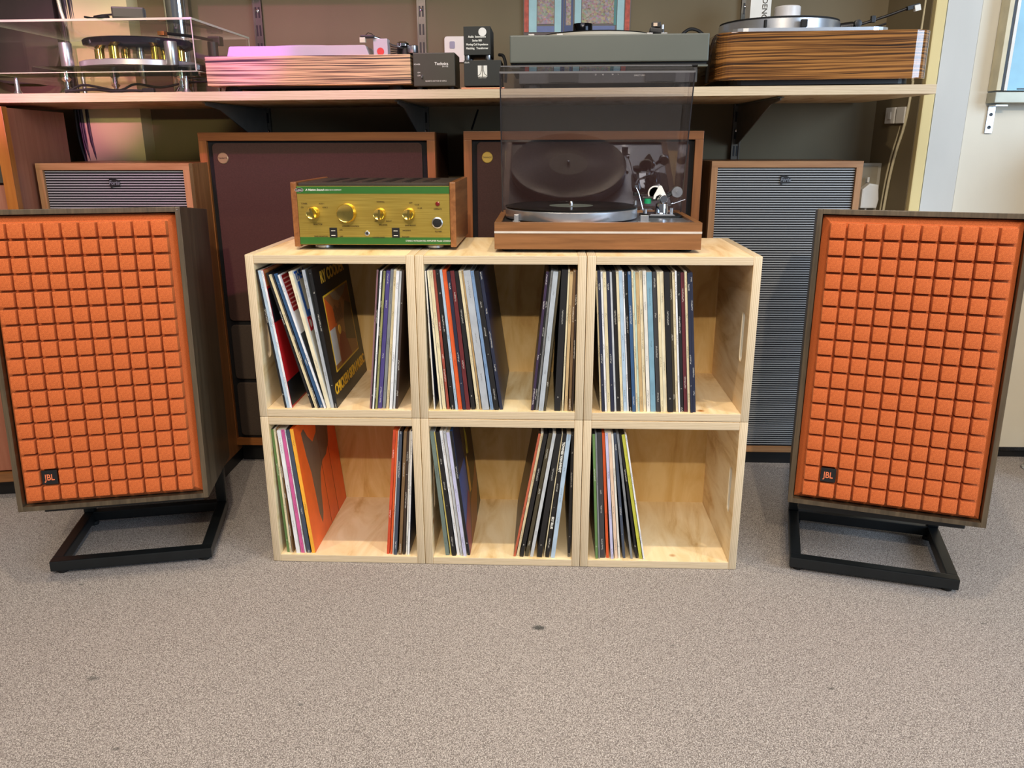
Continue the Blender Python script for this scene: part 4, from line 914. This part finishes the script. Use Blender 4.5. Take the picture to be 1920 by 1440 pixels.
# shopfront photograph on the wall
def shop_print():
    t = NT('shop_window_print'); v = t.coord(); vo = t.n('ShaderNodeTexVoronoi'); t.l(v, vo.inputs['Vector']); vo.inputs['Scale'].default_value = 190
    hs = t.n('ShaderNodeHueSaturation'); hs.inputs['Saturation'].default_value = .55; hs.inputs['Value'].default_value = .42; t.l(vo.outputs['Color'], hs.inputs['Color'])
    t.base(t.mix(.35, hs.outputs[0], rgb(150, 110, 70)), .5); return t.m
pt = thing('photo_print', 'photograph of a tiled shopfront with full windows, leaning on the back wall', 'picture', (.180, WY-.010, 1.2485), group=None)
pw, ph = .316, .42
MB().box((0, .002, ph/2), (pw, .003, ph)).build('print', flat((74, 70, 72), .4), pt)
def patch(nm, x0, x1, z0, z1, mt, d=.0006): MB().box(((x0+x1)/2, -d, (z0+z1)/2), (x1-x0, .0006, z1-z0)).build(nm, mt, pt)
brick = plain('red_brick_print', rgb(176, 78, 62), .6, 0, .3, 90); tile = flat((150, 190, 196), .5); sill = flat((92, 106, 150), .5); fr = flat((44, 66, 110), .5)
sp_ = shop_print()
patch('brick_pier', -.156, -.143, .012, ph, brick); patch('brick_pier', .141, .155, .012, ph, brick)
for a_, b_ in ((-.142, -.119), (-.066, -.047), (-.007, .012), (.118, .138)): patch('tiled_pier', a_, b_, .012, ph, tile)
patch('shop_window', -.117, -.068, .034, ph, sp_); patch('shop_window', .014, .108, .034, ph, sp_)
patch('shop_door', -.037, -.012, .012, ph, fr); patch('door_glass', -.033, -.018, .03, ph, sp_, .0010)
patch('stall_riser', -.118, -.067, .012, .028, sill); patch('stall_riser', .014, .112, .012, .028, sill)
patch('notice_strip', .108, .116, .03, ph, flat((60, 120, 120), .5)); patch('frame_post', -.046, -.040, .012, ph, fr)
patch('pavement', -.157, .157, .0, .0105, flat((88, 76, 74), .6))

# wall fittings
pl = thing('wall_plate', 'small white switch plate on the back wall behind the boxes', 'switch plate', (-.178, WY-.004, 1.215))
MB().prism(rrect(.075, .072, .008, 3), -.003, .004, 'Y').build('plate', M['white'], pl)
MB().prism(rrect(.016, .02, .003, 3, -.014, .012), -.0045, -.003, 'Y').build('printed_mark', flat((150, 150, 170), .5), pl)
rod = tag(MB().tube([(-.135, .90, .985), (-.112, .86, 1.04)], .003, 8).build('cable_stub', M['rubber'], None), 'short black rod hanging under the shelf, behind the amplifier', 'rod')

sk = thing('plug_socket', 'white surface-mounted socket box with a plug, right of the ribbed loudspeaker', 'socket', (1.065, .90, .80))
MB().box((.008, 0, .0), (.115, .05, .17), bev=.002).build('back_box', plain('grey_white_box', rgb(176, 170, 154), .5), sk)
MB().box((-.012, -.027, .012), (.075, .006, .13), bev=.002).build('face_plate', plain('shaded_plate', rgb(150, 142, 122), .5), sk)
pg = MB().prism([(-.026, -.045), (.022, -.045), (.026, -.02), (.020, .024), (-.006, .028), (-.026, .01)], -.062, -.030, 'Y', bev=.005).build('plug', M['white'], sk)
MB().tube([(-.006, -.045, .045), (-.006, -.045, .030)], .004, 8).build('pull_loop', M['white'], sk)
curve_tube([(-.004, -.046, -.045), (-.008, -.05, -.075), (-.02, -.05, -.12)], .0032, M['white'], 'flex', sk)
cb = curve_tube([(1.00, .855, .73), (1.05, .845, .722), (1.12, .80, .722), (1.16, .735, .715)], .0018, M['rubber'], 'thin_wire')
tag(cb, 'thin black wire crossing below the white socket box', 'wire')
for i, (z, x_, lab) in enumerate(((1.02, 1.102, 'pair of white switches just under the shelf at the right'), (1.17, 1.105, 'white switch just above the shelf, behind the glossy turntable'))):
    s_ = thing('light_switch', lab, 'switch', (x_, .855, z), (0, 0, -1.3))
    MB().box((0, 0, 0), (.04, .008, .045), bev=.002).build('plate', M['white'], s_)
    MB().box((.045, 0, 0), (.035, .008, .045), bev=.002).build('plate', M['white'], s_)
    MB().box((0, -.005, 0), (.012, .004, .02), bev=.001).build('rocker', M['white'], s_)
# cable trunking wandering down the return wall
tk = thing('trunking_strip', 'pair of pale cables running down the right-hand return wall', 'cable')
for dx, dy in ((0, 0), (.010, -.022)):
    curve_tube([(1.132+dx*.2, .80+dy, 1.60), (1.128, .805+dy, 1.25), (1.122, .815+dy, 1.02), (1.112, .84+dy, .90), (1.108, .855+dy, .78), (1.104, .862+dy, .55), (1.104, .862+dy, .02)], .0038, plain('ivory_cable', rgb(214, 204, 168), .5), 'cable', tk)
# bundle of dark cables hanging beside the pale column
tk = thing('cable_bundle', 'bundle of dark cables hanging down beside the pale wall column', 'cable')
for q in range(9):
    x_ = -1.352+q*.0055; wob = .010*math.sin(q*2.3)
    curve_tube([(x_, .87, 2.0), (x_+wob*.3, .862, 1.5), (x_+.004, .865, 1.2), (x_+.006+wob, .866-.003*(q % 3), .98), (x_+.018+wob*.4, .868, .80), (x_+.018, .87, .4), (x_+.016, .87, .02)], .0042, [M['rubber'], flat((60, 46, 62), .5), flat((40, 36, 40), .5)][q % 3], 'cable', tk)
# unidentified dark curved panel at the top left corner
tl = thing('curved_panel', 'dark rounded panel with a pale rim, top left corner behind the cover', 'panel', (-1.50, .86, 1.20))
MB().prism(rrect(.27, .50, .10, 8, 0, .17), 0, .03, 'Y', bev=.006).build('panel', plain('plum_panel', rgb(62, 50, 50), .5), tl)
curve_tube([(.14, -.004, .42), (.16, -.004, .12), (.20, -.004, .06), (.26, -.004, .045)], .005, M['clear_edge'], 'rim', tl)

# display case fixed to the white wall at the right edge
dc = thing('display_case', 'aluminium-framed glass wall case at the right edge, on a steel bracket', 'display case', (1.322, .742, 1.05))
al = plain('anodised_frame', rgb(170, 168, 152), .4, .4)
for z in (.012, .80): MB().box((.17, -.0225, z), (.36, .045, .028), bev=.002).build('case_rail', al, dc)
cpm = plain('cream_post', rgb(214, 204, 172), .5)
for X, d_ in ((-.004, .012), (.088, .020)): MB().box((X, -.0225, .41), (d_, .045, .76), bev=.001).build('case_post', cpm, dc)
MB().box((.0065, -.040, .41), (.007, .006, .76)).build('seal', M['black'], dc)
MB().box((.015, -.038, .41), (.008, .012, .76)).build('inner_post', M['white'], dc)
MB().box((.048, -.036, .41), (.060, .004, .76)).build('glass_pane', plain('tinted_mirror_glass', rgb(86, 118, 126), .12, .25, .2, 8), dc)
MB().box((.06, -.040, .034), (.022, .002, .003)).build('label_strip', M['black'], dc)
MB().box((.20, -.014, .41), (.18, .026, .76)).build('back_board', M['white'], dc)
br = thing('wall_bracket', 'small steel angle bracket with two screws, below the glass case', 'bracket', (1.330, .742, .975))
MB().box((0, -.0015, .03), (.020, .003, .072), bev=.0006).build('plate', M['steel'], br)
MB().box((.006, -.02, .0665), (.032, .04, .003)).build('arm', M['steel'], br)
for z in (.010, .044): MB().lathe([(.005, 0), (.0045, .0012), (0, .001)], (0, -.0032, z), 14, 'Y').build('screw', M['black'], br)
# corner of a gold loudspeaker on a spiked round foot at the right edge
gs = thing('gold_column', 'edge of an upright gold-wood column on round metal feet, far right', 'loudspeaker', (1.548, .475, 0), (0, 0, -.1))
MB().box((.087, .09, .52), (.15, .22, .90), bev=.003).build('cabinet', wood('gold_wood', rgb(186, 142, 44), rgb(220, 178, 72), 'Z', 60, 16, .35), gs)
for X, Y in ((.0, .03), (.17, .03), (.0, .17), (.17, .17)):
    mb = MB(); mb.lathe([(.024, 0), (.026, .002), (.024, .006), (.010, .009), (.005, .010), (.005, .034), (.013, .036), (.015, .040), (.013, .0455), (.008, .046)], (X, Y, 0), 28)
    mb.lathe([(.008, .046), (.008, .0695)], (X, Y, 0), 12)
    mb.build('spike_foot', M['steel'], gs, smooth=True)
